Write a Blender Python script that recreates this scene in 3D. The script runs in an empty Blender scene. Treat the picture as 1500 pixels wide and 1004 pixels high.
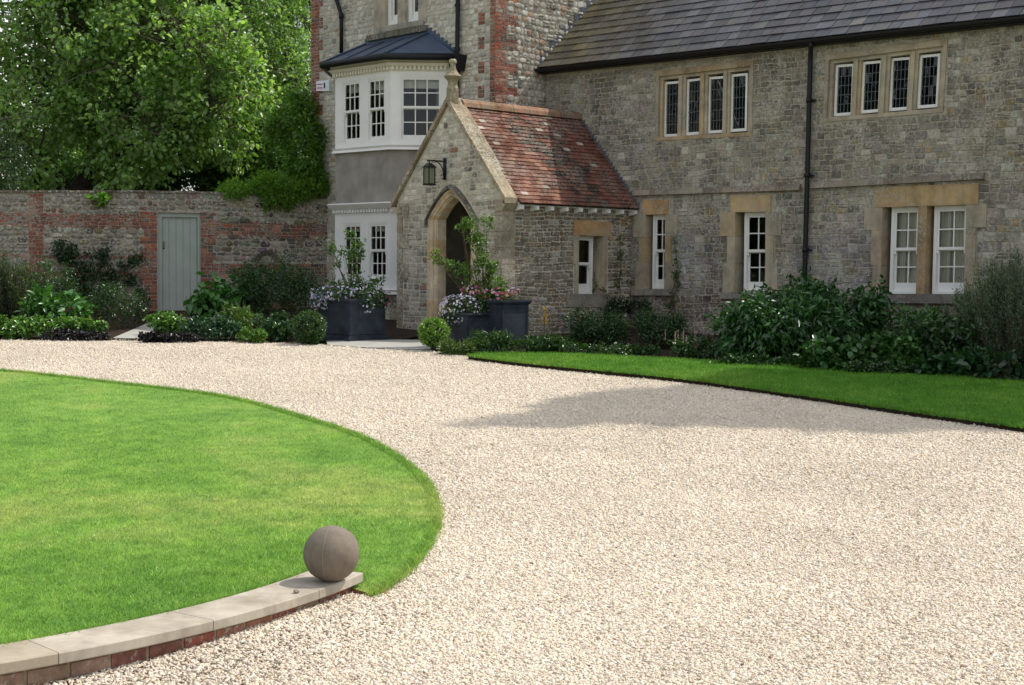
import bpy, bmesh, math, random
import numpy as np
from mathutils import Vector, Matrix
R_ = math.radians
SC = bpy.context.scene
COL = SC.collection
random.seed(7)
NP = np.random.default_rng(11)

# ---------------------------------------------------------------- camera
PIX, CX, CY = 2200.0, 750.0, 502.0          # focal length in photo pixels, photo centre
H0, SL = 2.4, 0.0445                        # eye height, rise of the ground per metre away
PITCH = math.atan(110 / PIX); ROLL = R_(0.45)
CAM = Vector((0, 0, H0))
FW = Vector((0, math.cos(PITCH), -math.sin(PITCH)))
_up = Vector((0, math.sin(PITCH), math.cos(PITCH))); _rt = Vector((1, 0, 0))
RT = _rt * math.cos(ROLL) + _up * math.sin(ROLL)
UP = _up * math.cos(ROLL) - _rt * math.sin(ROLL)
cd = bpy.data.cameras.new("camera"); cam = bpy.data.objects.new("camera", cd); COL.objects.link(cam)
m = Matrix((RT, UP, -FW)).transposed().to_4x4(); m.translation = CAM
cam.matrix_world = m
cd.sensor_width = 36; cd.lens = PIX / 1500 * 36; cd.clip_end = 2000; cd.clip_start = 0.1
SC.camera = cam

# ---------------------------------------------------------------- world, sun, exposure
SUN_AZ = Vector((.89, .46, 0)).normalized(); SUN_EL = R_(55)
w = bpy.data.worlds.new("World"); SC.world = w; w.use_nodes = True
nt = w.node_tree; nt.nodes.clear()
sky = nt.nodes.new('ShaderNodeTexSky'); sky.sky_type = 'NISHITA'; sky.sun_disc = False
sky.sun_elevation = SUN_EL; sky.sun_rotation = math.atan2(SUN_AZ.x, SUN_AZ.y)
sky.air_density = 1.0; sky.dust_density = 2.0; sky.ozone_density = 1.0
bg = nt.nodes.new('ShaderNodeBackground'); bg.inputs[1].default_value = 0.15
wo = nt.nodes.new('ShaderNodeOutputWorld')
tcw = nt.nodes.new('ShaderNodeTexCoord'); mpw = nt.nodes.new('ShaderNodeMapping'); mpw.inputs['Scale'].default_value = (1, 1, 2.6)
cn = nt.nodes.new('ShaderNodeTexNoise'); cn.inputs['Scale'].default_value = 2.6; cn.inputs['Detail'].default_value = 9; cn.inputs['Roughness'].default_value = .6
cr_ = nt.nodes.new('ShaderNodeValToRGB'); cr_.color_ramp.elements[0].position = .40; cr_.color_ramp.elements[1].position = .56
cm = nt.nodes.new('ShaderNodeMix'); cm.data_type = 'RGBA'; cm.inputs[7].default_value = (6.0, 6.05, 6.1, 1)
nt.links.new(tcw.outputs['Generated'], mpw.inputs[0]); nt.links.new(mpw.outputs[0], cn.inputs['Vector']); nt.links.new(cn.outputs['Fac'], cr_.inputs[0])
nt.links.new(cr_.outputs[0], cm.inputs[0]); nt.links.new(sky.outputs[0], cm.inputs[6]); nt.links.new(cm.outputs[2], bg.inputs[0]); nt.links.new(bg.outputs[0], wo.inputs[0])
sd = bpy.data.lights.new("sun", 'SUN'); sd.energy = 3.1; sd.angle = R_(0.6); sd.color = (1.0, .95, .86)
so = bpy.data.objects.new("sun", sd); COL.objects.link(so)
sdir = Vector((SUN_AZ.x * math.cos(SUN_EL), SUN_AZ.y * math.cos(SUN_EL), math.sin(SUN_EL)))
so.rotation_euler = sdir.to_track_quat('Z', 'Y').to_euler(); so.location = (20, 10, 30)
SC.view_settings.view_transform = 'Standard'; SC.view_settings.look = 'None'
SC.view_settings.exposure = 0.36; SC.view_settings.gamma = 1.0
SC.render.engine = 'CYCLES'
SC.cycles.max_bounces = 8; SC.cycles.transparent_max_bounces = 12
SC.cycles.use_denoising = True

# ---------------------------------------------------------------- helpers
def ray(px, py): return (FW * PIX + RT * (px - CX) - UP * (py - CY)).normalized()
def hit(px, py, p, n):
    d = ray(px, py); t = (p - CAM).dot(n) / d.dot(n); return CAM + d * t
def gz(x, y):
    if y > 46: return SL * 46
    if y < -25: return -SL * 25
    return SL * y
def ghit(px, py, off=0.0):
    return hit(px, py, Vector((0, 0, off)), Vector((0, -SL, 1)))
def link(o, parent=None):
    COL.objects.link(o)
    if parent is not None: o.parent = parent
    return o
def tag(o, label=None, cat=None, group=None, kind=None):
    if label: o['label'] = label
    if cat: o['category'] = cat
    if group: o['group'] = group
    if kind: o['kind'] = kind
    return o
def thing(name, label, cat, group=None):
    o = bpy.data.objects.new(name, None); COL.objects.link(o); o.empty_display_size = .2
    return tag(o, label, cat, group)

class MB:
    def __init__(s): s.v = []; s.f = []; s.c = []
    def face(s, pts, col=(1, 1, 1)):
        i = len(s.v); s.v += [tuple(p) for p in pts]; s.f.append(tuple(range(i, i + len(pts)))); s.c.append(col)
    def box8(s, P, col=(1, 1, 1)):   # P: 4 bottom/near ring + 4 other ring
        i = len(s.v); s.v += [tuple(p) for p in P]
        for q in ((0, 1, 2, 3), (7, 6, 5, 4), (0, 4, 5, 1), (1, 5, 6, 2), (2, 6, 7, 3), (3, 7, 4, 0)):
            s.f.append(tuple(i + k for k in q)); s.c.append(col)
    def tube(s, path, rad, seg=8, col=(1, 1, 1), cap=True):
        n = len(path); path = [Vector(p) for p in path]
        if not hasattr(rad, '__len__'): rad = [rad] * n
        base = len(s.v); prev = None
        for k, p in enumerate(path):
            d = (path[min(k + 1, n - 1)] - path[max(k - 1, 0)]).normalized()
            if prev is None: prev = d.orthogonal().normalized()
            a = (prev - d * prev.dot(d)).normalized(); b = d.cross(a); prev = a
            for j in range(seg):
                t = 2 * math.pi * j / seg
                s.v.append(tuple(p + (a * math.cos(t) + b * math.sin(t)) * rad[k]))
        for k in range(n - 1):
            for j in range(seg):
                j2 = (j + 1) % seg
                s.f.append((base + k * seg + j, base + k * seg + j2, base + (k + 1) * seg + j2, base + (k + 1) * seg + j)); s.c.append(col)
        if cap:
            s.f.append(tuple(base + j for j in reversed(range(seg)))); s.c.append(col)
            s.f.append(tuple(base + (n - 1) * seg + j for j in range(seg))); s.c.append(col)
    def lathe(s, c, prof, seg=20, col=(1, 1, 1)):
        base = len(s.v); c = Vector(c)
        for r, z in prof:
            for j in range(seg):
                t = 2 * math.pi * j / seg; s.v.append((c.x + r * math.cos(t), c.y + r * math.sin(t), c.z + z))
        for k in range(len(prof) - 1):
            for j in range(seg):
                j2 = (j + 1) % seg
                s.f.append((base + k * seg + j, base + k * seg + j2, base + (k + 1) * seg + j2, base + (k + 1) * seg + j)); s.c.append(col)
    def build(s, name, mat, parent=None, smooth=False):
        me = bpy.data.meshes.new(name); me.from_pydata(s.v, [], s.f); me.materials.append(mat)
        ca = me.color_attributes.new('col', 'FLOAT_COLOR', 'CORNER')
        ln = np.array([len(f) for f in s.f]); c = np.ones((len(s.f), 4), 'f'); c[:, :3] = np.array(s.c, 'f').reshape(-1, 3)
        ca.data.foreach_set('color', np.repeat(c, ln, axis=0).ravel())
        if smooth: me.polygons.foreach_set('use_smooth', np.ones(len(s.f), bool))
        me.update()
        return link(bpy.data.objects.new(name, me), parent)

def npmesh(name, V, F, C, mat, parent=None, smooth=False):
    """V (n,3), F (m,k) same-size faces, C (m,3) colour per face"""
    me = bpy.data.meshes.new(name); nv, (mf, k) = len(V), F.shape
    me.vertices.add(nv); me.vertices.foreach_set('co', V.astype('f').ravel())
    me.loops.add(mf * k); me.loops.foreach_set('vertex_index', F.astype('i').ravel())
    me.polygons.add(mf); me.polygons.foreach_set('loop_start', np.arange(0, mf * k, k, dtype='i'))
    me.polygons.foreach_set('loop_total', np.full(mf, k, 'i'))
    if smooth: me.polygons.foreach_set('use_smooth', np.ones(mf, bool))
    me.materials.append(mat)
    ca = me.color_attributes.new('col', 'FLOAT_COLOR', 'CORNER')
    c = np.ones((mf, 4), 'f'); c[:, :3] = C
    ca.data.foreach_set('color', np.repeat(c, k, axis=0).ravel())
    me.update(); me.validate()
    return link(bpy.data.objects.new(name, me), parent)

# ---------------------------------------------------------------- materials
def newmat(name):
    mt = bpy.data.materials.new(name); mt.use_nodes = True
    n = mt.node_tree; b = n.nodes['Principled BSDF']; return mt, n, b
def N(n, t, **kw):
    x = n.nodes.new(t)
    for k, v in kw.items():
        if k in x.inputs: x.inputs[k].default_value = v
        else: setattr(x, k, v)
    return x
def mixc(n, blend, fac, a, b):
    x = n.nodes.new('ShaderNodeMix'); x.data_type = 'RGBA'; x.blend_type = blend
    def put(s, v):
        if hasattr(v, 'is_linked'): n.links.new(v, s)
        elif isinstance(v, (int, float)): s.default_value = v
        else: s.default_value = (*v, 1)
    put(x.inputs[0], fac); put(x.inputs[6], a); put(x.inputs[7], b); return x.outputs[2]
def noise(n, scale, detail=4, rough=.6, vec=None):
    if vec is None:
        g = n.nodes.new('ShaderNodeNewGeometry'); vec = g.outputs['Position']
    x = N(n, 'ShaderNodeTexNoise'); x.inputs['Scale'].default_value = scale
    x.inputs['Detail'].default_value = detail; x.inputs['Roughness'].default_value = rough
    n.links.new(vec, x.inputs['Vector']); return x.outputs['Fac']
def ramp(n, fac, stops, interp='LINEAR'):
    x = n.nodes.new('ShaderNodeValToRGB'); x.color_ramp.interpolation = interp
    e = x.color_ramp.elements
    while len(e) < len(stops): e.new(.5)
    for k, (p, c) in enumerate(stops):
        e[k].position = p; e[k].color = (*c, 1) if len(c) == 3 else c
    n.links.new(fac, x.inputs[0]); return x.outputs[0]
def bump(n, b, h, strength, dist):
    x = N(n, 'ShaderNodeBump'); x.inputs['Strength'].default_value = strength; x.inputs['Distance'].default_value = dist
    n.links.new(h, x.inputs['Height']); n.links.new(x.outputs[0], b.inputs['Normal'])

def attr_mat(name, rough=.85, n1=9, amp=.35, n2=60, bstr=.5, bdist=.006, stain=None, spec=.3, lichen=0, big=1.2, streak=True):
    mt, n, b = newmat(name)
    a = N(n, 'ShaderNodeAttribute'); a.attribute_name = 'col'
    f = noise(n, n1, 6, .7); g = ramp(n, f, [(.25, (1 - amp,) * 3), (.75, (1 + amp,) * 3)])
    c = mixc(n, 'MULTIPLY', 1.0, a.outputs['Color'], g)
    f2 = noise(n, big, 5, .65)
    gg = n.nodes.new('ShaderNodeNewGeometry'); mq = n.nodes.new('ShaderNodeMapping'); mq.inputs['Scale'].default_value = (2.6, 2.6, .28); n.links.new(gg.outputs['Position'], mq.inputs[0])
    if stain and streak: c = mixc(n, 'MULTIPLY', 1.0, c, ramp(n, noise(n, 1.0, 6, .65, mq.outputs[0]), [(.36, (.80, .78, .75)), (.56, (1.05, 1.05, 1.04))]))
    if stain: c = mixc(n, 'MULTIPLY', 1.0, c, ramp(n, f2, [(.38, stain), (.58, (1.08, 1.07, 1.05))]))
    if lichen:
        f3 = noise(n, 24, 5, .7); f4 = noise(n, 1.6, 4, .6); mm = N(n, 'ShaderNodeMath', operation='MULTIPLY_ADD'); n.links.new(f4, mm.inputs[0]); mm.inputs[1].default_value = .55; n.links.new(f3, mm.inputs[2])
        lc = ramp(n, mm.outputs[0], [(.80, (0, 0, 0)), (.90, (.75, .75, .75))])
        c = mixc(n, 'MIX', lc, c, (lichen, lichen * .96, lichen * .82))
    n.links.new(c, b.inputs['Base Color'])
    b.inputs['Roughness'].default_value = rough; b.inputs['Specular IOR Level'].default_value = spec
    bump(n, b, noise(n, n2, 6, .7), bstr, bdist); return mt
def plain(name, col, rough=.6, spec=.4, amp=.12, scale=6, bstr=.15, bdist=.003, metal=0, bs=80):
    mt, n, b = newmat(name)
    f = noise(n, scale, 6, .65)
    c = ramp(n, f, [(.25, tuple(x * (1 - amp) for x in col)), (.75, tuple(x * (1 + amp) for x in col))])
    n.links.new(c, b.inputs['Base Color']); b.inputs['Roughness'].default_value = rough
    b.inputs['Specular IOR Level'].default_value = spec; b.inputs['Metallic'].default_value = metal
    bump(n, b, noise(n, bs, 5, .6), bstr, bdist); return mt
def leaf_mat(name, trans=.35, rough=.42, spec=.35):
    mt, n, b = newmat(name)
    a = N(n, 'ShaderNodeAttribute'); a.attribute_name = 'col'
    n.links.new(a.outputs['Color'], b.inputs['Base Color']); b.inputs['Roughness'].default_value = rough
    b.inputs['Specular IOR Level'].default_value = spec
    t = n.nodes.new('ShaderNodeBsdfTranslucent')
    n.links.new(mixc(n, 'MULTIPLY', 1.0, a.outputs['Color'], (1.5, 1.6, .7)), t.inputs[0])
    mx = n.nodes.new('ShaderNodeMixShader'); mx.inputs[0].default_value = trans
    n.links.new(b.outputs[0], mx.inputs[1]); n.links.new(t.outputs[0], mx.inputs[2])
    n.links.new(mx.outputs[0], n.nodes['Material Output'].inputs[0]); return mt
M = {}
M['stone'] = attr_mat('rubble_stone', .9, 22, .6, 70, 1.0, .008, stain=(.72, .70, .68), lichen=.46, big=.8)
M['tstone'] = attr_mat('tower_stone', .9, 16, .34, 70, .8, .009, stain=(.82, .80, .78), lichen=.55)
M['pstone'] = attr_mat('porch_stone', .9, 12, .4, 70, .7, .008, stain=(.62, .60, .57), lichen=.48)
M['brick'] = attr_mat('old_brick', .88, 22, .35, 110, .6, .005, stain=(.7, .68, .66), lichen=.36)
M['ashlar'] = attr_mat('ashlar', .85, 6, .25, 120, .35, .003, stain=(.78, .78, .80), lichen=.36, big=2.2)
M['slate'] = attr_mat('slate', .55, 18, .3, 60, .4, .004, spec=.45, stain=(.8, .8, .8))
M['tile'] = attr_mat('clay_tile', .9, 24, .32, 90, .6, .004, stain=(.62, .6, .58), lichen=.24, big=1.8, spec=.12)
M['mortar'] = plain('lime_mortar', (.36, .325, .26), .95, .2, .45, 14, .8, .008)
M['pmortar'] = plain('porch_mortar', (.50, .46, .38), .95, .2, .35, 5, .8, .008)
M['tmortar'] = plain('tower_mortar', (.46, .43, .36), .95, .2, .25, 8, .8, .008)
M['white'] = plain('white_paint', (.78, .77, .74), .45, .4, .05, 3, .05)
M['cream'] = plain('cream_paint', (.72, .68, .56), .5, .4, .08, 3, .05)
M['black'] = plain('black_iron', (.008, .008, .010), .5, .3, .2, 10, .1)
M['lead'] = plain('lead_sheet', (.06, .085, .135), .42, .5, .3, 3, .3, .006, .2, 12)
M['render'] = plain('cement_render', (.29, .27, .235), .9, .2, .3, 3, .9, .006, 0, 120)
M['door'] = plain('sage_paint', (.35, .385, .34), .6, .25, .12, 3, .2)
M['wood'] = plain('dark_oak', (.05, .03, .02), .6, .3, .3, 5, .2)
M['dark'] = plain('interior_plaster', (.10, .09, .08), .9, .1)
M['sand'] = attr_mat('coping_stone', .8, 10, .10, 160, .25, .002, stain=(.88, .86, .83), big=2.5)
M['soil'] = plain('soil', (.035, .025, .018), .95, .1, .4, 12, 1, .03, 0, 20)
M['paving'] = plain('paving', (.36, .35, .32), .85, .25, .15, 4, .4, .004)
M['bark'] = plain('bark', (.045, .036, .028), .95, .1, .4, 9, 1, .03, 0, 18)
M['branch'] = plain('branch_bark', (.13, .11, .085), .9, .1, .3, 9)
M['twig'] = plain('twig', (.09, .065, .04), .9, .1, .3, 9)
M['leadpot'] = plain('planter_lead', (.036, .045, .062), .55, .4, .6, 4, .3, .004, .2, 30)
M['leaf'] = leaf_mat('leaf', .5, .34, .6)
M['leafd'] = leaf_mat('leaf_glossy', .18, .32, .5)
M['petal'] = leaf_mat('petal', .3, .6, .2)
M['grassb'] = leaf_mat('grass_blade', .25, .5, .25)
M['cloth'] = plain('curtain_cloth', (.82, .77, .70), .9, .1, .05, 3)
M['blind'] = plain('blind_cloth', (.7, .68, .6), .9, .1, .03, 3)
M['plastic'] = plain('alarm_plastic', (.72, .76, .82), .4, .4, .03, 3)
M['ink'] = plain('red_ink', (.45, .06, .14), .6, .3)
M['flash'] = plain('lead_flashing', (.09, .105, .13), .5, .4, .3, 8, .4, .006, 0, 20)

def glass_mat():
    mt, n, b = newmat('window_glass'); n.nodes.remove(b)
    tr = n.nodes.new('ShaderNodeBsdfTransparent'); tr.inputs[0].default_value = (.86, .90, .88, 1)
    gl = n.nodes.new('ShaderNodeBsdfGlossy'); gl.inputs['Roughness'].default_value = .02
    fr = n.nodes.new('ShaderNodeFresnel'); fr.inputs[0].default_value = 1.55
    bu = N(n, 'ShaderNodeBump'); bu.inputs['Strength'].default_value = .25; bu.inputs['Distance'].default_value = .01
    n.links.new(noise(n, 2.2, 2, .5), bu.inputs['Height']); n.links.new(bu.outputs[0], gl.inputs['Normal'])
    mx = n.nodes.new('ShaderNodeMixShader'); n.links.new(fr.outputs[0], mx.inputs[0])
    n.links.new(tr.outputs[0], mx.inputs[1]); n.links.new(gl.outputs[0], mx.inputs[2])
    n.links.new(mx.outputs[0], n.nodes['Material Output'].inputs[0]); return mt
M['glass'] = glass_mat()

def gravel_mat():
    mt, n, b = newmat('gravel')
    g = n.nodes.new('ShaderNodeNewGeometry')
    v = N(n, 'ShaderNodeTexVoronoi'); v.inputs['Scale'].default_value = 42; n.links.new(g.outputs['Position'], v.inputs['Vector'])
    sp = n.nodes.new('ShaderNodeSeparateColor'); n.links.new(v.outputs['Color'], sp.inputs[0])
    c = ramp(n, sp.outputs[0], [(0, (.46, .39, .30)), (.25, (.53, .465, .38)), (.6, (.59, .53, .445)), (1, (.65, .595, .51))])
    c = mixc(n, 'MULTIPLY', 1, c, ramp(n, noise(n, .7, 5, .6), [(.3, (.86, .84, .80)), (.7, (1.05, 1.05, 1.05))]))
    n.links.new(c, b.inputs['Base Color']); b.inputs['Roughness'].default_value = .9
    bump(n, b, v.outputs['Distance'], .9, -.02); return mt
M['gravel'] = gravel_mat()
M['pebble'] = attr_mat('pebble', .85, 60, .10, 200, .3, .002, stain=(.95, .94, .92), big=.6, streak=False)

def grass_mat(name, blades, st=((.36, (.145, .30, .045)), (.5, (.205, .375, .06)), (.64, (.31, .41, .10)))):
    mt, n, b = newmat(name)
    f = noise(n, .55, 5, .62); f2 = noise(n, 4.2, 6, .75)
    c = ramp(n, f, list(st))
    c = mixc(n, 'MULTIPLY', 1, c, ramp(n, f2, [(.3, (.6, .7, .65)), (.7, (1.35, 1.25, 1.2))]))
    if blades:
        a = N(n, 'ShaderNodeAttribute'); a.attribute_name = 'col'
        c = mixc(n, 'MULTIPLY', 1, c, a.outputs['Color'])
        t = n.nodes.new('ShaderNodeBsdfTranslucent'); n.links.new(c, t.inputs[0])
        mx = n.nodes.new('ShaderNodeMixShader'); mx.inputs[0].default_value = .35
        n.links.new(b.outputs[0], mx.inputs[1]); n.links.new(t.outputs[0], mx.inputs[2])
        n.links.new(mx.outputs[0], n.nodes['Material Output'].inputs[0])
    else: bump(n, b, noise(n, 90, 3, .6), 1, .02)
    n.links.new(c, b.inputs['Base Color']); b.inputs['Roughness'].default_value = .6
    b.inputs['Specular IOR Level'].default_value = .2; return mt
M['turf'] = grass_mat('turf', False); M['blade'] = grass_mat('blade', True)
ST2 = ((.36, (.085, .225, .022)), (.5, (.11, .26, .028)), (.66, (.16, .30, .04)))  # shade on the side lawn darkened into its green; yellow patches left out
M['turf2'] = grass_mat('side_turf_shaded', False, ST2); M['blade2'] = grass_mat('side_blade_shaded', True, ST2)

# ---------------------------------------------------------------- house axes
uv_ = Vector((-1425 - CX, PIX, 0)).normalized()
Ux = Vector((-uv_.x, -uv_.y, 0))            # along the facades, to the right and nearer
Vx = Vector((-Ux.y, Ux.x, 0))               # away, into the house
if Vx.y < 0: Vx = -Vx
Z = Vector((0, 0, 1))
P0 = Vector(((735 - CX) / PIX * 26, 26, 0))  # porch front right corner
def W3(U, V, z): return P0 + Ux * U + Vx * V + Z * z
def UVz(p): q = p - P0; return q.dot(Ux), q.dot(Vx), q.z
def onV(px, py, V): p = hit(px, py, W3(0, V, 0), Vx); a = UVz(p); return a[0], a[2]
def onU(px, py, U): p = hit(px, py, W3(U, 0, 0), Ux); a = UVz(p); return a[1], a[2]
# wing plane: porch side (U=0) meets wing at px 925
WV = onU(925, 300, 0)[0]
TU = onV(797, 110, WV)[0]                   # tower side plane
TV = onU(726, 60, TU)[0]                    # tower front plane
TL = onV(456, 90, TV)[0]                    # tower left corner
PW = onV(583, 400, 0)[0]                    # porch left corner
GB = gz(0, 26)
print('WV %.2f TU %.2f TV %.2f TL %.2f PW %.2f' % (WV, TU, TV, TL, PW))

class Quad:
    """rectangle on a wall given by its four corners in the picture; x, z in metres, d outwards"""
    def __init__(s, pts, nrm):
        s.TL, s.TR, s.BR, s.BL = pts; s.n = nrm
        s.w = ((s.TR - s.TL).length + (s.BR - s.BL).length) / 2; s.h = ((s.TL - s.BL).length + (s.TR - s.BR).length) / 2
    def p(s, x, z, d=0):
        a = x / s.w; t = z / s.h
        return s.BL * (1 - a) * (1 - t) + s.BR * a * (1 - t) + s.TR * a * t + s.TL * (1 - a) * t + s.n * d
    def box(s, mb, x0, x1, z0, z1, d0, d1, col=(1, 1, 1)):
        mb.box8([s.p(x0, z0, d1), s.p(x1, z0, d1), s.p(x1, z1, d1), s.p(x0, z1, d1),
                 s.p(x0, z0, d0), s.p(x1, z0, d0), s.p(x1, z1, d0), s.p(x0, z1, d0)], col)
    def sub(s, x0, x1, z0, z1, d=0):
        return Quad([s.p(x0, z1, d), s.p(x1, z1, d), s.p(x1, z0, d), s.p(x0, z0, d)], s.n)
def quad(pp, P, n):     # pp: TL TR BR BL picture points
    return Quad([hit(a, b, P, n) for a, b in pp], -n if n.dot(FW) > 0 else n)
def quadV(pp, V): return quad(pp, W3(0, V, 0), Vx)
def quadU(pp, U):
    q = quad(pp, W3(U, 0, 0), Ux); q.n = Ux; return q

def jit(c, a=.12):
    k = 1 + random.uniform(-a, a); return tuple(max(0, x * k * (1 + random.uniform(-a, a) * .25)) for x in c)

# ---------------------------------------------------------------- walls: backing with openings + laid stones
def as_f(x): return x if callable(x) else (lambda u, x=x: x)
def backing(name, F, u0, u1, zb, zt, holes, thick, mat, parent, step=.25):
    zt = as_f(zt); cuts = set([u0, u1]); k = u0
    while k < u1: cuts.add(round(k, 4)); k += step
    H = [(a, b, as_f(c), as_f(d)) for a, b, c, d in holes]
    for (a, b, c, d), raw in zip(H, holes):
        cuts |= {a, b}
        if callable(raw[3]):
            j = a
            while j < b: cuts.add(j); j += .04
    cuts = sorted(x for x in cuts if u0 <= x <= u1); mb = MB()
    for a, b in zip(cuts, cuts[1:]):
        if b - a < 1e-5: continue
        mid = (a + b) / 2; e = 1e-6
        hs = sorted([h for h in H if h[0] - 1e-6 <= a and h[1] + 1e-6 >= b], key=lambda h: h[2](mid))
        lo = as_f(zb)
        segs = []
        for h in hs: segs.append((lo, h[2])); lo = h[3]
        segs.append((lo, zt))
        for l, t in segs:
            if t(mid) - l(mid) < .001: continue
            P = [F(a, l(a + e), 0), F(b, l(b - e), 0), F(b, t(b - e), 0), F(a, t(a + e), 0)]
            Q = [F(a, l(a + e), -thick), F(b, l(b - e), -thick), F(b, t(b - e), -thick), F(a, t(a + e), -thick)]
            mb.face(P); mb.face(Q[::-1]); mb.face([P[0], Q[0], Q[1], P[1]]); mb.face([P[3], P[2], Q[2], Q[3]])
    return mb.build(name, mat, parent)
def stones(mb, F, u0, u1, z0, z1, mask, rowh, wid, pal, prot=(.008, .022), gap=.012, jj=.012, rnd=.018, half=.15, warp=.02):
    z = z0; ph = random.uniform(0, 9)
    def wz(u, z): return warp * (math.sin(u * 1.7 + ph + z * .6) + .6 * math.sin(u * 4.1 + z * 2.3 + ph))
    while z < z1:
        h = random.uniform(*rowh); zm = z + h / 2; u = u0 - random.uniform(0, wid[1])
        runs = []; n = int((u1 - u0) / .03) + 1; cur = None
        for i in range(n + 1):
            uu = u0 + i * .03; ok = uu <= u1 and mask(uu, zm)
            if ok and cur is None: cur = uu
            if not ok and cur is not None: runs.append((cur, uu)); cur = None
        if cur is not None: runs.append((cur, u1))
        for a, b in runs:
            u = a
            while u < b - .02:
                wd = random.uniform(*wid)
                if b - (u + wd) < wid[0] * .6: wd = b - u
                parts = [(z, z + h)]
                if random.random() < half and h > .1:
                    m_ = z + h * random.uniform(.4, .6); parts = [(z, m_), (m_, z + h)]
                for za, zc in parts:
                    c = pal(u + wd / 2, (za + zc) / 2); p = random.uniform(*prot); g = gap / 2
                    def J(): return random.uniform(-jj, jj)
                    ww = wz(u, z)
                    o = [(u + g + J() * .5, za + g + J() * .5), (u + wd - g + J() * .5, za + g + J() * .5), (u + wd - g + J() * .5, zc - g + J() * .5), (u + g + J() * .5, zc - g + J() * .5)]
                    cu = u + wd / 2; cz = (za + zc) / 2
                    r = min(rnd, wd * .25, (zc - za) * .3)
                    def rng8(k, rr):
                        out = []
                        for q in range(4):
                            x, y = o[q]; sx = 1 if x > cu else -1; sy = 1 if y > cz else -1
                            x -= sx * k; y -= sy * k
                            if q in (0, 2): out += [(x, y - sy * rr), (x - sx * rr, y)]
                            else: out += [(x - sx * rr, y), (x, y - sy * rr)]
                        return out
                    ring0 = [F(x, y + ww, .001) for x, y in rng8(0, r)]
                    ring1 = [F(x, y + ww, p * .75) for x, y in rng8(.003, r)]
                    ring2 = [F(x, y + ww, p + random.uniform(-.004, .004)) for x, y in rng8(r * .7, r * .7)]
                    i = len(mb.v); mb.v += [tuple(q) for q in ring0 + ring1 + ring2]
                    for k in range(8):
                        k2 = (k + 1) % 8
                        mb.f.append((i + k, i + k2, i + 8 + k2, i + 8 + k)); mb.f.append((i + 8 + k, i + 8 + k2, i + 16 + k2, i + 16 + k)); mb.c += [c, c]
                    mb.f.append(tuple(i + 16 + k for k in range(8))); mb.c.append(c)
                u += wd
        z += h
def in_holes(holes, u, z, m=0.0):
    for a, b, c, d in holes:
        if a - m < u < b + m and as_f(c)(u) - m < z < as_f(d)(u) + m: return True
    return False
def pal_of(*cols, a=.14):
    tot = sum(w for w, _ in cols)
    def f(u, z):
        r = random.uniform(0, tot)
        for w_, c in cols:
            r -= w_
            if r <= 0: return jit(c, a)
        return jit(cols[-1][1], a)
    return f
BRICK = pal_of((5, (.30, .085, .05)), (3, (.23, .085, .06)), (2, (.36, .14, .08)), (1, (.16, .10, .08)), (1, (.33, .20, .14)))
_WP = pal_of((5, (.27, .245, .20)), (4, (.225, .21, .185)), (3, (.305, .28, .235)), (1.1, (.175, .165, .15)), (1.0, (.40, .38, .33)), (.35, (.31, .24, .14)), (.5, (.25, .225, .145)), a=.18)
def WPAL(u, z):
    c = _WP(u, z)
    if z < 1.95 + .06 * math.sin(u * 3): c = (c[0] * .66, c[1] * .58, c[2] * .56)      # darker plinth course
    elif z < 3.6 and math.sin(u * 1.3 + 1) + math.sin(z * 3.1) > .4: c = (c[0] * 1.0, c[1] * 1.04, c[2] * 1.22)
    elif u > 6 and random.random() < .06: c = (.42, .40, .35)
    return c
TPAL = pal_of((5, (.50, .47, .405)), (3, (.42, .395, .34)), (4, (.56, .54, .48)), (.6, (.30, .285, .26)), (.3, (.42, .32, .22)))
TSPAL = pal_of((4, (.50, .47, .42)), (3, (.38, .34, .29)), (2, (.56, .54, .50)), (1.6, (.40, .26, .19)), (1, (.22, .20, .19)))
PPAL = pal_of((5, (.37, .335, .27)), (3, (.30, .275, .23)), (3, (.44, .41, .34)), (1.2, (.44, .42, .37)), (.4, (.29, .19, .12)), (.7, (.19, .18, .17)))
OCH = pal_of((1, (.42, .31, .185)), (2, (.41, .345, .25)), (2, (.36, .315, .24)), a=.10)
LIN = pal_of((1, (.50, .30, .13)), (1, (.48, .33, .17)), a=.06)

house = thing('stone_house', 'old stone house with slate roof, tall white bay window and gabled entrance porch', 'house')

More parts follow.
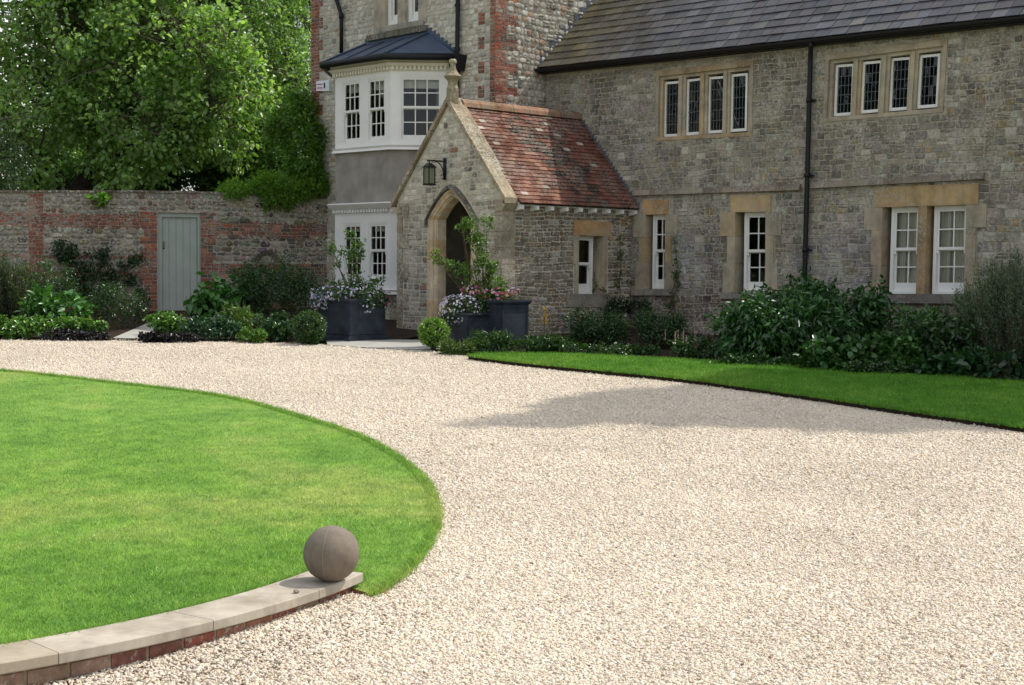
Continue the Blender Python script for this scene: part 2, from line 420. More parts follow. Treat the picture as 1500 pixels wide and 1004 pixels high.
# ---------------------------------------------------------------- windows
def rect_hole(q, V, m=.03):
    P = [UVz(x) for x in (q.TL, q.TR, q.BR, q.BL)]
    return (min(p[0] for p in P) - m, max(p[0] for p in P) + m, min(p[2] for p in P) - m, max(p[2] for p in P) + m)
def rect_holeU(q, m=.03):
    P = [UVz(x) for x in (q.TL, q.TR, q.BR, q.BL)]
    return (min(p[1] for p in P) - m, max(p[1] for p in P) + m, min(p[2] for p in P) - m, max(p[2] for p in P) + m)
def sash(q, cols, rows, parent, mat, d=-.13, fr=.055, xsplit=None, bott=.10):
    """double hung sash filling quad q; rows: panes high in one sash"""
    mb = MB(); w_, h = q.w, q.h; c = (1, 1, 1)
    for a, b, z0, z1 in ((0, fr, 0, h), (w_ - fr, w_, 0, h), (fr, w_ - fr, h - fr, h), (fr, w_ - fr, 0, fr * .8)):
        q.box(mb, a, b, z0, z1, d - .05, d + .035)
    mid = h * .5; g = MB()
    for k, (z0, z1, dd) in enumerate(((mid, h - fr, d + .012), (fr * .8, mid + .02, d - .028))):
        s = .035; lo = s + (bott if k == 1 else .012); x0, x1 = fr + .002, w_ - fr - .002
        q.box(mb, x0, x0 + s, z0, z1, dd - .014, dd + .012); q.box(mb, x1 - s, x1, z0, z1, dd - .014, dd + .012)
        q.box(mb, x0 + s, x1 - s, z0, z0 + lo, dd - .014, dd + .012); q.box(mb, x0 + s, x1 - s, z1 - s, z1, dd - .014, dd + .012)
        X0, X1, Z0, Z1 = x0 + s, x1 - s, z0 + lo, z1 - s
        for i in range(1, cols):
            x = X0 + (X1 - X0) * (i / cols if not xsplit else xsplit); q.box(mb, x - .011, x + .011, Z0, Z1, dd - .012, dd + .009)
        for i in range(1, rows):
            z = Z0 + (Z1 - Z0) * i / rows; q.box(mb, X0, X1, z - .010, z + .010, dd - .012, dd + .0075)
        g.face([q.p(X0 - .003, Z0 - .003, dd), q.p(X1 + .003, Z0 - .003, dd), q.p(X1 + .003, Z1 + .003, dd), q.p(X0 - .003, Z1 + .003, dd)])
    # horns of the upper sash
    for x in (fr + .005, w_ - fr - .035): q.box(mb, x, x + .03, mid - .06, mid - .002, d + .004, d + .022)
    o = mb.build('sash_window', mat, parent); g.build('pane', M['glass'], o); return o
def casement(q, cols, rows, parent, d=-.12, fr=.042):
    mb = MB(); w_, h = q.w, q.h
    for a, b, z0, z1 in ((0, fr, 0, h), (w_ - fr, w_, 0, h), (fr, w_ - fr, h - fr, h), (fr, w_ - fr, 0, fr * 1.2)):
        q.box(mb, a, b, z0, z1, d - .03, d + .02)
    o = mb.build('casement_window', M['white'], parent)
    g = MB(); tz = .012
    nx = 6; nz = 10   # old glass, each quarry at a slightly different angle
    for i in range(cols):
        for j in range(rows):
            a = fr + (w_ - 2 * fr) * i / cols; b = fr + (w_ - 2 * fr) * (i + 1) / cols
            z0 = fr + (h - 2 * fr) * j / rows; z1 = fr + (h - 2 * fr) * (j + 1) / rows
            t = [random.uniform(-.003, .003) for _ in range(3)]
            g.face([q.p(a, z0, d + t[0]), q.p(b, z0, d + t[1]), q.p(b, z1, d + t[1] + t[2] - t[0]), q.p(a, z1, d + t[2])])
    g.build('pane', M['glass'], o)
    l = MB()
    for i in range(1, cols):
        x = fr + (w_ - 2 * fr) * i / cols; q.box(l, x - .005, x + .005, fr, h - fr, d - .006, d + .008)
    for j in range(1, rows):
        z = fr + (h - 2 * fr) * j / rows; q.box(l, fr, w_ - fr, z - .005, z + .005, d - .005, d + .0065)
    l.build('lead_bar_grid', M['flash'], o); return o

wholes = []
def surround(q, parent, lint=.3, jamb=.17, ears=.16, sill=.12, lw=None, deep=.26, openings=None, top_ears=True, sillw=.12, mat='ashlar'):
    """dressed stone round an opening: lintel, jambs with long and short blocks, sill"""
    mb = MB(); w_, h = q.w, q.h; pr = .024
    lw = lw if lw is not None else jamb + .04
    n = 3; zs = [0, h * .36, h * .70, h]
    q.box(mb, -lw, w_ + lw, h + .002, h + lint, -deep, pr, LIN(0, 0))
    for side in (0, 1):
        for k in range(n):
            e = jamb + (ears if k == 2 else (0 if k == 1 else ears * .55))
            x0, x1 = (-e, 0) if side == 0 else (w_, w_ + e)
            q.box(mb, x0, x1, zs[k] + (.003 if k else 0), zs[k + 1] - .001, -deep, pr - .003 * (k % 2), OCH(0, 0))
    q.box(mb, -jamb - sillw, w_ + jamb + sillw, -sill, -.002, -deep, pr + .045, jit((.27, .245, .21), .1))
    return mb.build('window_surround', M[mat], parent)

# wing, ground floor
def wing_q(pp): return quadV(pp, WV)
qa = wing_q([(946.5, 315), (975.5, 314.5), (974, 423.5), (945, 423.5)])
qb = wing_q([(1078, 311.3), (1122.5, 310.5), (1121.5, 428), (1076.5, 428)])
surround(qa, house, .27, .16, .13, .12, lw=.06); sash(qa.sub(.09, qa.w, 0, qa.h), 2, 2, house, M['white'], xsplit=.62)
surround(qb, house, .30, .17, .16, .12, lw=.10); sash(qb.sub(.12, qb.w, 0, qb.h), 2, 2, house, M['white'], xsplit=.58)
qc = wing_q([(1294, 304.2), (1416.5, 300.2), (1413, 431), (1290, 430.5)])
mb = MB(); w_, h = qc.w, qc.h; mw = .155; m0 = w_ * .435
qc.box(mb, -.19, w_ + .20, h + .002, h + .33, -.26, .024, (.44, .31, .165))
for x0, x1, z0, z1 in ((-.15, 0, 0, h * .33), (-.19, 0, h * .33, h * .74), (-.34, 0, h * .74, h), (w_, w_ + .34, h * .74, h), (w_, w_ + .17, h * .3, h * .74), (w_, w_ + .30, 0, h * .3)):
    qc.box(mb, x0, x1, z0 + .002, z1 - .001, -.26, .0235 - random.uniform(0, .003), OCH(0, 0))
qc.box(mb, m0, m0 + mw, 0, h, -.24, .018, (.38, .27, .15))
qc.box(mb, -.22, w_ + .10, -.15, -.002, -.26, .075, (.20, .18, .16))
mb.build('window_surround', M['ashlar'], house)
for a, b in ((.10, m0), (m0 + mw + .07, w_)):
    qq = qc.sub(a, b, 0, h); sash(qq, 2, 2, house, M['white'], xsplit=.58)
    cu = MB(); n = 60; prev = None
    for k in range(n + 1):
        x = qq.w * k / n; fold = .03 * math.sin(k * .9 + a * 9) + .014 * math.sin(k * 2.3)
        cur = (qq.p(x, .05, -.23 + fold), qq.p(x, qq.h - .02, -.23 + fold * .8))
        if prev and not (.40 < k / n < .47): cu.face([prev[0], cur[0], cur[1], prev[1]])
        prev = cur
    cu.build('curtain', M['cloth'], house, True)
# wing, upper floor mullioned windows
def mullioned(pp_out, frames, skew=0):
    q = wing_q(pp_out); mb = MB(); w_, h = q.w, q.h
    pr = .016; j = .07
    for x0, x1, z0, z1, d in ((-j, 0, 0, h, pr), (w_, w_ + j, 0, h, pr), (-j, w_ + j, h, h + .10, pr + .003), (-j, w_ + j, -.07, -.002, pr)):
        q.box(mb, x0, x1, z0, z1, -.24, d, OCH(0, 0))
    # hollow chamfer inside the frame
    q.box(mb, 0, .06, 0, h - .06, -.24, -.035, OCH(0, 0)); q.box(mb, w_ - .06, w_, 0, h - .06, -.24, -.035, OCH(0, 0)); q.box(mb, 0, w_, h - .06, h, -.24, -.038, OCH(0, 0))
    n = len(frames)
    fq = [quadV(f, WV + .12) for f in frames]
    for a, b in zip(fq, fq[1:]):   # mullions between neighbouring lights
        def loc(p, q=q):
            r = (p - q.BL); xa = (q.BR - q.BL).normalized(); return r.dot(xa)
        xa = loc(a.BR); xb = loc(b.BL)
        q.box(mb, xa - .004, xb + .004, 0, h - .06, -.20, -.05, OCH(0, 0)); xm = (xa + xb) / 2
        q.box(mb, xm - .032, xm + .032, 0, h - .03, -.06, -.012, OCH(0, 0))
    mb.build('window_surround', M['ashlar'], house)
    for f in fq: casement(f, 4, 5, house, d=0)
    return q
S1 = lambda x, y: (930 + x / 7.17, 80 + y / 7.17)
qd = mullioned([S1(258, 232), S1(1215, 122), S1(1200, 815), S1(245, 868)],
    [[S1(320, 292), S1(490, 278), S1(472, 862), S1(312, 870)], [S1(555, 265), S1(716, 246), S1(698, 840), S1(545, 852)],
     [S1(782, 240), S1(957, 226), S1(942, 822), S1(775, 832)], [S1(1020, 212), S1(1192, 195), S1(1180, 805), S1(1010, 816)]])
S2 = lambda x, y: (1200 + x / 6.695, 30 + y / 6.695)
qe = mullioned([S2(100, 390), S2(1220, 250), S2(1180, 860), S2(75, 955)],
    [[S2(170, 438), S2(353, 425), S2(335, 930), S2(150, 945)], [S2(435, 410), S2(625, 393), S2(603, 900), S2(412, 916)],
     [S2(712, 375), S2(912, 358), S2(885, 878), S2(692, 893)], [S2(995, 345), S2(1196, 325), S2(1170, 852), S2(967, 868)]])
for q in (qa, qb, qc, qd, qe): wholes.append(rect_hole(q, WV))

# wing wall
UE = 14.5
eave = lambda u: ez0 + ez1 * (u - eu0)
eu0, ez0 = onV(800, 108, WV); eu1, e_ = onV(1490, 36, WV); ez1 = (e_ - ez0) / (eu1 - eu0)
FWg = lambda u, z, d: W3(u, WV - d, z)
backing('wing_wall', FWg, TU, UE, GB - 1.5, lambda u: eave(u) + .08, wholes, .3, M['mortar'], house)
mb = MB()
skipw = [(a - .13, b + .13, c - .08, d + .28) for a, b, c, d in wholes[:3]]
skipd = [(a - .04, b + .04, c - .04, d + .06) for a, b, c, d in wholes[3:]]
stones(mb, FWg, TU, UE, GB - .6, max(eave(TU), eave(UE)), lambda u, z: z < eave(u) - .02 and not in_holes(skipw, u, z) and not in_holes(skipd, u, z),
       (.085, .155), (.09, .24), WPAL, prot=(.003, .012), gap=.014, half=.22, rnd=.012, jj=.016)
mb.build('wing_stonework', M['stone'], house)
# string course
s1 = onV(930, 283, WV); s2 = onV(1174, 274.5, WV); s3 = onV(1190, 272, WV); s4 = onV(1443, 258, WV)
mb = MB()
for (a, za), (b, zb) in ((s1, s2), (s3, s4)):
    n = 9
    for k in range(n):
        u0 = a + (b - a) * k / n + .002; u1 = a + (b - a) * (k + 1) / n - .002; z0 = za + (zb - za) * k / n; z1 = za + (zb - za) * (k + 1) / n
        c = jit((.25, .21, .165), .2)
        P = lambda u, z, dz, d: W3(u, WV - d, z + dz)
        mb.box8([P(u0, z0, -.05, .07), P(u1, z1, -.05, .07), P(u1, z1, .045, .05), P(u0, z0, .045, .05), P(u0, z0, -.06, -.05), P(u1, z1, -.06, -.05), P(u1, z1, .07, -.05), P(u0, z0, .07, -.05)], c)
mb.build('string_course', M['ashlar'], house)
# other walls of the wing, so that it is a closed volume
mb = MB(); WB = WV + 6.5
for a, b in (((UE, WV + .3), (UE, WB)), ((UE, WB), (TU, WB))):
    p, q = a, b; mb.face([W3(p[0], p[1], -.5), W3(q[0], q[1], -.5), W3(q[0], q[1], 5.9), W3(p[0], p[1], 5.9)])
mb.face([W3(TU, WV + .3, 4.1), W3(UE, WV + .3, 4.1), W3(UE, WB, 4.1), W3(TU, WB, 4.1)])
mb.build('back_wall', M['tmortar'], house)

# ---------------------------------------------------------------- slate roof
v0, zz0 = onU(795, 103, TU); v1, zz1 = onU(884, 0, TU)
RS = (zz1 - zz0) / (v1 - v0); print('roof slope', math.degrees(math.atan(RS)), 'eave z', ez0, zz0)
EV = WV - .20                                 # eave overhang
def roof_pt(u, s, lift=0):                    # s: distance up the slope from the eave
    c = 1 / math.sqrt(1 + RS * RS)
    zb = eave(u) + .11
    return W3(u, EV + s * c - lift * RS * c, zb + s * RS * c + lift * c)
ridge_s = (3.45) * math.sqrt(1 + RS * RS)
mb = MB()
c = 1 / math.sqrt(1 + RS * RS)
for k in range(12):
    a = TU + .003 + (UE + .3 - TU) * k / 12; b = TU + .003 + (UE + .3 - TU) * (k + 1) / 12
    mb.face([roof_pt(a, -.02, -.03), roof_pt(b, -.02, -.03), roof_pt(b, ridge_s, -.03), roof_pt(a, ridge_s, -.03)], (.1, .1, .1))
    pk = roof_pt(a, ridge_s, -.03); pk2 = roof_pt(b, ridge_s, -.03)
    mb.face([pk, pk2, W3(b, WB + .2, 5.3), W3(a, WB + .2, 5.3)], (.1, .1, .12))
s = -.03; row = 0; ex = .235
while s < ridge_s:
    u = TU + .03 - random.uniform(0, .15) * 0 + (row % 2) * -.12
    while u < UE + .3:
        wd = random.choice((.22, .26, .30, .34)) * (1 - .2 * s / ridge_s); a, b = max(u, TU + .005), u + wd - random.uniform(.006, .014)
        if b > a + .03:
            moss = max(0, 1 - (a - TU) / 2.6) * random.uniform(.5, 1.1) + max(0, .25 * (1 - (a - TU) / 6)) * random.random()
            base = random.choice([(.045, .05, .066), (.062, .065, .08), (.068, .065, .074), (.038, .04, .052), (.082, .085, .10), (.055, .048, .056), (.076, .073, .073), (.032, .032, .038)])
            mo = (.115, .10, .058); base = tuple(x * (1 - min(1, moss)) + y * min(1, moss) for x, y in zip(base, mo))
            if random.random() < .012: base = (.15, .15, .15)
            cc = jit(base, .16); t = random.uniform(.010, .018); l = random.uniform(-.004, .006)
            P = [roof_pt(a, s, .018 + l), roof_pt(b, s, .018 + l), roof_pt(b, s + ex + .03, .002), roof_pt(a, s + ex + .03, .002),
                 roof_pt(a, s, .018 + l - t), roof_pt(b, s, .018 + l - t), roof_pt(b, s + ex + .03, -.012), roof_pt(a, s + ex + .03, -.012)]
            mb.box8(P, cc)
        u += wd
    s += ex; row += 1
mb.build('slate_roof', M['slate'], house)
# gutter and downpipe
mb = MB(); path = [W3(u, EV - .045, eave(u) + .065) for u in np.linspace(TU + .02, UE, 16)]
n = len(path); b0 = len(mb.v); seg = 9
for k, p in enumerate(path):
    for rr in (.062, .054):
        for j in range(seg):
            t = math.pi + math.pi * j / (seg - 1); mb.v.append(tuple(p + Vx * math.cos(t) * rr + Z * math.sin(t) * rr * 1.1))
S_ = seg * 2
for k in range(n - 1):
    for j in range(seg - 1):
        a = b0 + k * S_ + j; mb.f.append((a, a + 1, a + 1 + S_, a + S_)); mb.c.append((1, 1, 1))
        a += seg; mb.f.append((a, a + 1, a + 1 + S_, a + S_)); mb.c.append((1, 1, 1))
mb.build('gutter', M['black'], house, True)
mb = MB()
for k in range(12):   # board behind the gutter
    a = TU + .01 + (UE - TU) * k / 12; b = TU + .01 + (UE - TU) * (k + 1) / 12
    P = lambda u, v, z: W3(u, v, eave(u) + z)
    mb.box8([P(a, EV + .02, -.02), P(b, EV + .02, -.02), P(b, EV + .02, .09), P(a, EV + .02, .09), P(a, WV + .02, -.02), P(b, WV + .02, -.02), P(b, WV + .02, .09), P(a, WV + .02, .09)])
mb.build('eaves_board', M['black'], house)
mb = MB(); pt = onV(1187.5, 85, WV - .08); pb = onV(1178.5, 428, WV - .08)
gtp = onV(1188, 66, EV - .045)
du = (pb[0] - pt[0]) / (pb[1] - pt[1]); zend = GB - .3
path = [W3(gtp[0], EV - .045, eave(gtp[0]) + .03), W3(gtp[0], EV - .045, eave(gtp[0]) - .04), W3(pt[0], WV - .09, eave(pt[0]) - .16), W3(pt[0], WV - .09, pt[1] - .1), W3(pb[0] - du * 0, WV - .09, pb[1]), W3(pb[0] + du * (zend - pb[1]), WV - .09, zend)]
mb.tube(path, .042, 12)
for f in (.18, .5, .82):
    z = pt[1] + (pb[1] - pt[1]) * f; u = pt[0] + (pb[0] - pt[0]) * f
    mb.tube([W3(u, WV - .09, z - .035), W3(u, WV - .09, z + .035)], .052, 12)
    mb.tube([W3(u - .09, WV - .03, z), W3(u + .09, WV - .03, z)], .015, 6)
mb.build('drainpipe', M['black'], house, True)

# ---------------------------------------------------------------- tower
TTOP = 9.6
FT = lambda u, z, d: W3(u, TV - d, z)
FS = lambda v, z, d: W3(TU + d, v, z)
T6 = lambda x, y: (450 + x / 6.25, y / 6.25)
qt1 = quadV([(565, -60), (583.6, -64), (583.6, 34.5), (565, 38)], TV)
qt2 = quadV([(594.8, -66), (614, -70), (614, 30), (594.8, 33.5)], TV)
tholes = [rect_hole(qt1, TV, .0), rect_hole(qt2, TV, .0)]
# the bay opens through the tower front
def tz(y): return onV(620, y, TV)[1]
bayL = onV(500, 160, TV)[0]; bayR = onV(655, 160, TV)[0]
tholes.append((TL + 1.15, TU - 1.7, tz(208), tz(118))); tholes.append((TL + 1.15, TU - 1.7, tz(415), tz(330)))
backing('tower_wall', FT, TL, TU, GB - 1.5, TTOP, tholes, .3, M['tmortar'], house)
backing('tower_side_wall', FS, TV + .001, TV + 8, GB - 1.5, TTOP, [], .3, M['tmortar'], house)
mb = MB()
for a, b in (((TL + .001, TV + .3), (TL + .001, TV + 8)), ((TL, TV + 8), (TU, TV + 8))):
    mb.face([W3(a[0], a[1], -.5), W3(b[0], b[1], -.5), W3(b[0], b[1], TTOP), W3(a[0], a[1], TTOP)])
mb.face([W3(TL, TV + .3, tz(222)), W3(TU, TV + .3, tz(222)), W3(TU, TV + 8, tz(222)), W3(TL, TV + 8, tz(222))])
mb.face([W3(TL, TV + 3.2, 0), W3(TU, TV + 3.2, 0), W3(TU, TV + 3.2, TTOP), W3(TL, TV + 3.2, TTOP)])
mb.build('interior_wall', M['dark'], house)
mb = MB(); ov = .35; e = [W3(TL - ov, TV - ov, TTOP), W3(TU + ov, TV - ov, TTOP), W3(TU + ov, TV + 8 + ov, TTOP), W3(TL - ov, TV + 8 + ov, TTOP)]
um = (TL + TU) / 2; r1 = W3(um, TV + 2.6, TTOP + 2.6); r2 = W3(um, TV + 5.4, TTOP + 2.6)
mb.face([e[0], e[1], r1], (.12, .12, .14)); mb.face([e[1], e[2], r2, r1], (.12, .12, .14)); mb.face([e[2], e[3], r2], (.12, .12, .14)); mb.face([e[3], e[0], r1, r2], (.12, .12, .14)); mb.face(e[::-1], (.3, .3, .3))
mb.build('tower_roof', M['slate'], house)
bh = .078                                      # brick course height
def tooth(z, lo, hi, n=3): return hi if int((z + 10) / (bh * n)) % 2 else lo
def qL(u, z): return u < TL + tooth(z, .28, .42)
def qR(u, z): return u > TU - tooth(z, .16, .16) or (u > TU - .50 and u < TU - .33 and tooth(z, 0, 1) == 1)
mb = MB(); mk = lambda u, z: not in_holes(tholes[:2], u, z, .16)
bz0 = tz(300)
stones(mb, FT, TL, TU, GB - .3, TTOP, lambda u, z: mk(u, z) and not qR(u, z) and not (qL(u, z) and z > bz0) and not (bayL + .2 < u < bayR - .2 and z < tz(75)),
       (.085, .15), (.10, .20), TPAL, prot=(.006, .017), gap=.02, rnd=.03, jj=.016)
mb.build('tower_stonework', M['tstone'], house)
mb = MB()
stones(mb, FS, TV, TV + 5.5, GB + 2, TTOP, lambda v, z: not (v < TV + tooth(z, .28, .56)), (.09, .15), (.09, .20), TSPAL, prot=(.014, .045), gap=.02, rnd=.035, jj=.02)
mb.build('side_stonework', M['tstone'], house)
mb = MB()
stones(mb, FT, TL, TU - .005, bz0, TTOP, lambda u, z: (qL(u, z) or qR(u, z)) and mk(u, z), (bh, bh), (.10, .22), BRICK, prot=(.010, .014), gap=.011, rnd=.006, jj=.003, half=0, warp=0)
stones(mb, FS, TV - .012, TV + .6, GB + 2, TTOP, lambda v, z: v < TV + tooth(z, .28, .56), (bh, bh), (.11, .22), BRICK, prot=(.010, .014), gap=.011, rnd=.006, jj=.003, half=0, warp=0)
mb.build('quoin_brickwork', M['brick'], house)
# upper tower window
mb = MB()
qx = quadV([(549, -70), (624, -84), (624, 47), (549, 56)], TV)
for x0, x1 in ((0, .20), (.20 + qt1.w + .12, .20 + qt1.w + .27)): pass
def bar(px0, px1, y0, y1, d0, d1, col):
    q = quadV([(px0, y0 - (px0 - 549) * .18), (px1, y0 - (px1 - 549) * .18), (px1, y1 - (px1 - 549) * .18), (px0, y1 - (px0 - 549) * .18)], TV)
    q.box(mb, 0, q.w, 0, q.h, d0, d1, col)
bar(549, 565, -60, 52, -.25, .024, (.42, .37, .28)); bar(583.6, 594.8, -60, 44, -.25, .024, (.40, .35, .27)); bar(614, 626, -60, 46, -.25, .024, (.38, .34, .27))
bar(553, 622, 42, 50, -.25, .03, (.30, .28, .24))
for k in range(9): bar(541 + k * 9.6, 541 + (k + 1) * 9.6 - .3, 52, 60, -.1, .10 + random.uniform(-.01, .01), jit((.14, .13, .10), .25))
mb.build('window_surround', M['ashlar'], house)
for q in (qt1, qt2): sash(q.sub(.0, q.w, .0, q.h), 1, 1, house, M['white'], d=-.10, fr=.10, bott=.10)
# tower pipes
mb = MB(); vp = TV - .09
p = [onV(490, -30, vp), onV(492, -2, vp), onV(500, 22, vp), onV(500, 78, vp)]
mb.tube([W3(a, vp, z) for a, z in p], .042, 10); a, z = onV(500, 24, vp); mb.tube([W3(a, vp, z - .05), W3(a, vp, z + .04)], .055, 10)
mb.build('drainpipe', M['black'], house, True)
mb = MB(); p = [onV(671, -30, vp), onV(669.5, 90, vp), onV(669.5, 200, vp)]
mb.tube([W3(a, vp, z) for a, z in p], .045, 10)
a, z = onV(671, 92, vp); mb.box8([W3(a - .13, vp - .1, z - .16), W3(a + .11, vp - .1, z - .16), W3(a + .17, vp - .14, z + .14), W3(a - .17, vp - .14, z + .14), W3(a - .11, vp + .08, z - .16), W3(a + .11, vp + .08, z - .16), W3(a + .17, vp + .08, z + .14), W3(a - .17, vp + .08, z + .14)])
for yy in (8, 72): a, z = onV(670, yy, vp); mb.tube([W3(a, vp, z - .03), W3(a, vp, z + .03)], .056, 10)
mb.build('drainpipe', M['black'], house)

# ---------------------------------------------------------------- bay window
uR = onV(667, 150, TV)[0]; pR = W3(uR, TV, 0)
CD = Vector((-(Ux + Vx).x, -(Ux + Vx).y, 0)).normalized()      # the canted face runs this way from the wall
lo, hi = 0, 4
for _ in range(50):
    t = (lo + hi) / 2; q = pR + CD * t
    px = CX + PIX * q.x / (q.y)                # level approximation, good enough for a plan
    if px > 570.5: lo = t
    else: hi = t
Cc = pR + CD * t; BV = UVz(Cc)[1]; BU = UVz(Cc)[0]; proj = TV - BV
uA = onV(491, 160, BV)[0]
foot = [W3(uA - proj, TV + .02, 0), W3(uA, BV, 0), Cc, W3(UVz(pR)[0], TV + .02, 0)]
nA = -Vx; nB = Vector((-CD.y, CD.x, 0)); nB = nB if nB.y < 0 else -nB; nL = (-Ux - Vx).normalized() if False else Vector((-(Ux).x - 0, -(Ux).y, 0))
ed = (foot[1] - foot[0]).normalized(); nL = Vector((ed.y, -ed.x, 0)); nL = nL if nL.dot(-Ux) > 0 else -nL
def cz(y): return hit(570, y, Cc, Vx).z        # height of a picture row at the bay's near corner
print('bay proj', proj, 'front', (foot[2] - foot[1]).length, 'cant', t)
def ring(off):
    """the bay outline moved outwards by off"""
    k = math.tan(R_(22.5)); a, b, c_, d = foot
    dA = (c_ - b).normalized(); dB = (d - c_).normalized(); dL = (b - a).normalized()
    return [a + nL * off, b + nA * off - dA * off * k, c_ + nA * off + dA * off * k, d + nB * off]
def band(mb, o0, o1, z0, z1, col=(1, 1, 1), in_=-.12):
    lo, hi = ring(o0), ring(o1); li = ring(in_)
    for k in range(3):
        mb.face([lo[k] + Z * z0, lo[k + 1] + Z * z0, hi[k + 1] + Z * z1, hi[k] + Z * z1], col)
        mb.face([li[k] + Z * z0, li[k + 1] + Z * z0, lo[k + 1] + Z * z0, lo[k] + Z * z0], col)
        mb.face([hi[k] + Z * z1, hi[k + 1] + Z * z1, li[k + 1] + Z * z1, li[k] + Z * z1], col)
def bay_storey(zc, zw1, zw0, zs, facets, dent0, dent1, ccol):
    """white joinery: zc top of casing, zw1/zw0 top/bottom of windows, zs underside of sill"""
    mb = MB(); mc = MB()
    band(mb, 0, 0, zw1, zc); band(mb, 0, 0, zs + .05, zw0)
    band(mb, .055, .075, zs + .035, zs + .07); band(mb, .07, .05, zs - .02, zs + .034)
    for k, wins in enumerate(facets):
        a, b = foot[k], foot[k + 1]; L = (b - a).length; d = (b - a) / L; n = (nL, nA, nB)[k]
        xs = [0]; 
        for x0, x1 in wins: xs += [x0, x1]
        xs.append(L)
        for i in range(0, len(xs), 2):
            x0, x1 = xs[i], xs[i + 1]
            P = [a + d * x0, a + d * x1]
            if x1 - x0 > .01:
                mb.box8([P[0] + Z * zw0, P[1] + Z * zw0, P[1] + Z * zw1, P[0] + Z * zw1, P[0] - n * .1 + Z * zw0, P[1] - n * .1 + Z * zw0, P[1] - n * .1 + Z * zw1, P[0] - n * .1 + Z * zw1])
        for i, (x0, x1) in enumerate(wins):
            q = Quad([a + d * x0 + Z * zw1, a + d * x1 + Z * zw1, a + d * x1 + Z * zw0, a + d * x0 + Z * zw0], n)
            yield_q.append((q, k))
        # dentils
        nn = int(L / .085)
        for i in range(nn):
            x = L * (i + .25) / nn; x2 = L * (i + .8) / nn
            P = [a + d * x + n * .012, a + d * x2 + n * .012]
            mc.box8([P[0] + n * .055 + Z * dent0, P[1] + n * .055 + Z * dent0, P[1] + n * .055 + Z * dent1, P[0] + n * .055 + Z * dent1, P[0] + Z * dent0, P[1] + Z * dent0, P[1] + Z * dent1, P[0] + Z * dent1])
    mb.build('bay_joinery', M['white'], house); band(mc, .012, .012, dent0 - .02, dent1); band(mc, .085, .13, dent1, dent1 + .05); 
    return mc
def fx(px, k):
    """distance along bay face k of picture column px"""
    a, b = foot[k], foot[k + 1]; d = (b - a).normalized(); n = (nL, nA, nB)[k]
    return (hit(px, 165, a, n) - a).dot(d)
yield_q = []
mc = bay_storey(cz(103), cz(111.5), cz(206), cz(218), [[(.25, proj * 1.3)], [(fx(501.5, 1), fx(528, 1)), (fx(537.5, 1), fx(564.5, 1))], [(fx(585.5, 2), fx(648, 2))]], cz(103), cz(97.5), 0)
band(mc, .13, .15, cz(97.5) + .05, cz(93.5)); band(mc, .10, .10, cz(93.5), cz(83))
mc.build('cornice', M['cream'], house)
nw = len(yield_q)
mc = bay_storey(cz(310), cz(326), cz(411), cz(430), [[(.25, proj * 1.3)], [(fx(503, 1), fx(530, 1)), (fx(540, 1), fx(567, 1))], []], cz(310), cz(305), 0)
band(mc, .13, .17, cz(305) + .05, cz(298)); band(mc, .17, .12, cz(298), cz(296.2))
mc.build('cornice', M['white'], house)
for i, (q, k) in enumerate(yield_q):
    if q.w < .25: continue
    sash(q, 3, 2, house, M['white'], d=-.045, fr=.035, bott=.05)
    bl = MB(); hb = .23 if i < nw else .17
    bl.face([q.p(.05, q.h - hb, -.13), q.p(q.w - .05, q.h - hb, -.13), q.p(q.w - .05, q.h, -.13), q.p(.05, q.h, -.13)]); bl.build('blind', M['blind'], house)
mb = MB(); band(mb, -.01, -.01, cz(296), cz(217)); mb.build('rendered_panel', M['render'], house)
mb = MB(); band(mb, -.02, -.02, GB - .8, cz(431)); mb.build('bay_plinth', M['pmortar'], house)
mb = MB()
for k in range(3):
    a, b = ring(-.02)[k], ring(-.02)[k + 1]; L = (b - a).length; d = (b - a) / L; n = (nL, nA, nB)[k]
    stones(mb, lambda u, z, dd, a=a, d=d, n=n: a + d * u + Z * z + n * dd, 0, L, GB - .2, cz(433), lambda u, z: True, (.1, .15), (.14, .3), PPAL)
mb.build('plinth_stonework', M['pstone'], house)
# lead roof of the bay
zg = cz(82); og = ring(.24); wl = W3(onV(536, 66, TV)[0], TV - .01, onV(536, 66, TV)[1]); wr = W3(onV(628, 49, TV)[0], TV - .01, onV(628, 49, TV)[1])
og[0] = og[0] + Vx * .0
mb = MB(); G = [p + Z * zg for p in og]
mb.face([G[0], G[1], wl]); mb.face([G[1], G[2], wr, wl]); mb.face([G[2], G[3], wr])
for k in range(3): mb.face([G[k] - Z * .03, G[k + 1] - Z * .03, G[k + 1], G[k]])
mb.face([G[0] - Z * .03, G[1] - Z * .03, G[2] - Z * .03, G[3] - Z * .03])
def roll(a, b, r=.022): mb.tube([a, b], r, 8)
roll(G[1] + Z * .02, wl + Z * .02); roll(G[2] + Z * .02, wr + Z * .02)
for f in (.36, .68):
    a = G[1].lerp(G[2], f); b = wl.lerp(wr, f); roll(a + Z * .015, a.lerp(b, .9) + Z * .02)
for k in range(7):    # stepped flashing to the right, strip above
    a = wr.lerp(G[3] + Vx * 0, k / 7); a = wr + (W3(uR, TV - .012, zg) - wr) * (k / 7.0); b = wr + (W3(uR, TV - .012, zg) - wr) * ((k + 1) / 7.0)
    zt_ = a.z + .10; mb.box8([a - Vx * .022 + Z * -.08, Vector((b.x, b.y, a.z - .08)) - Vx * .022, Vector((b.x, b.y, zt_)) - Vx * .022, Vector((a.x, a.y, zt_)) - Vx * .022, a - Z * .08, Vector((b.x, b.y, a.z - .08)), Vector((b.x, b.y, zt_)), Vector((a.x, a.y, zt_))])
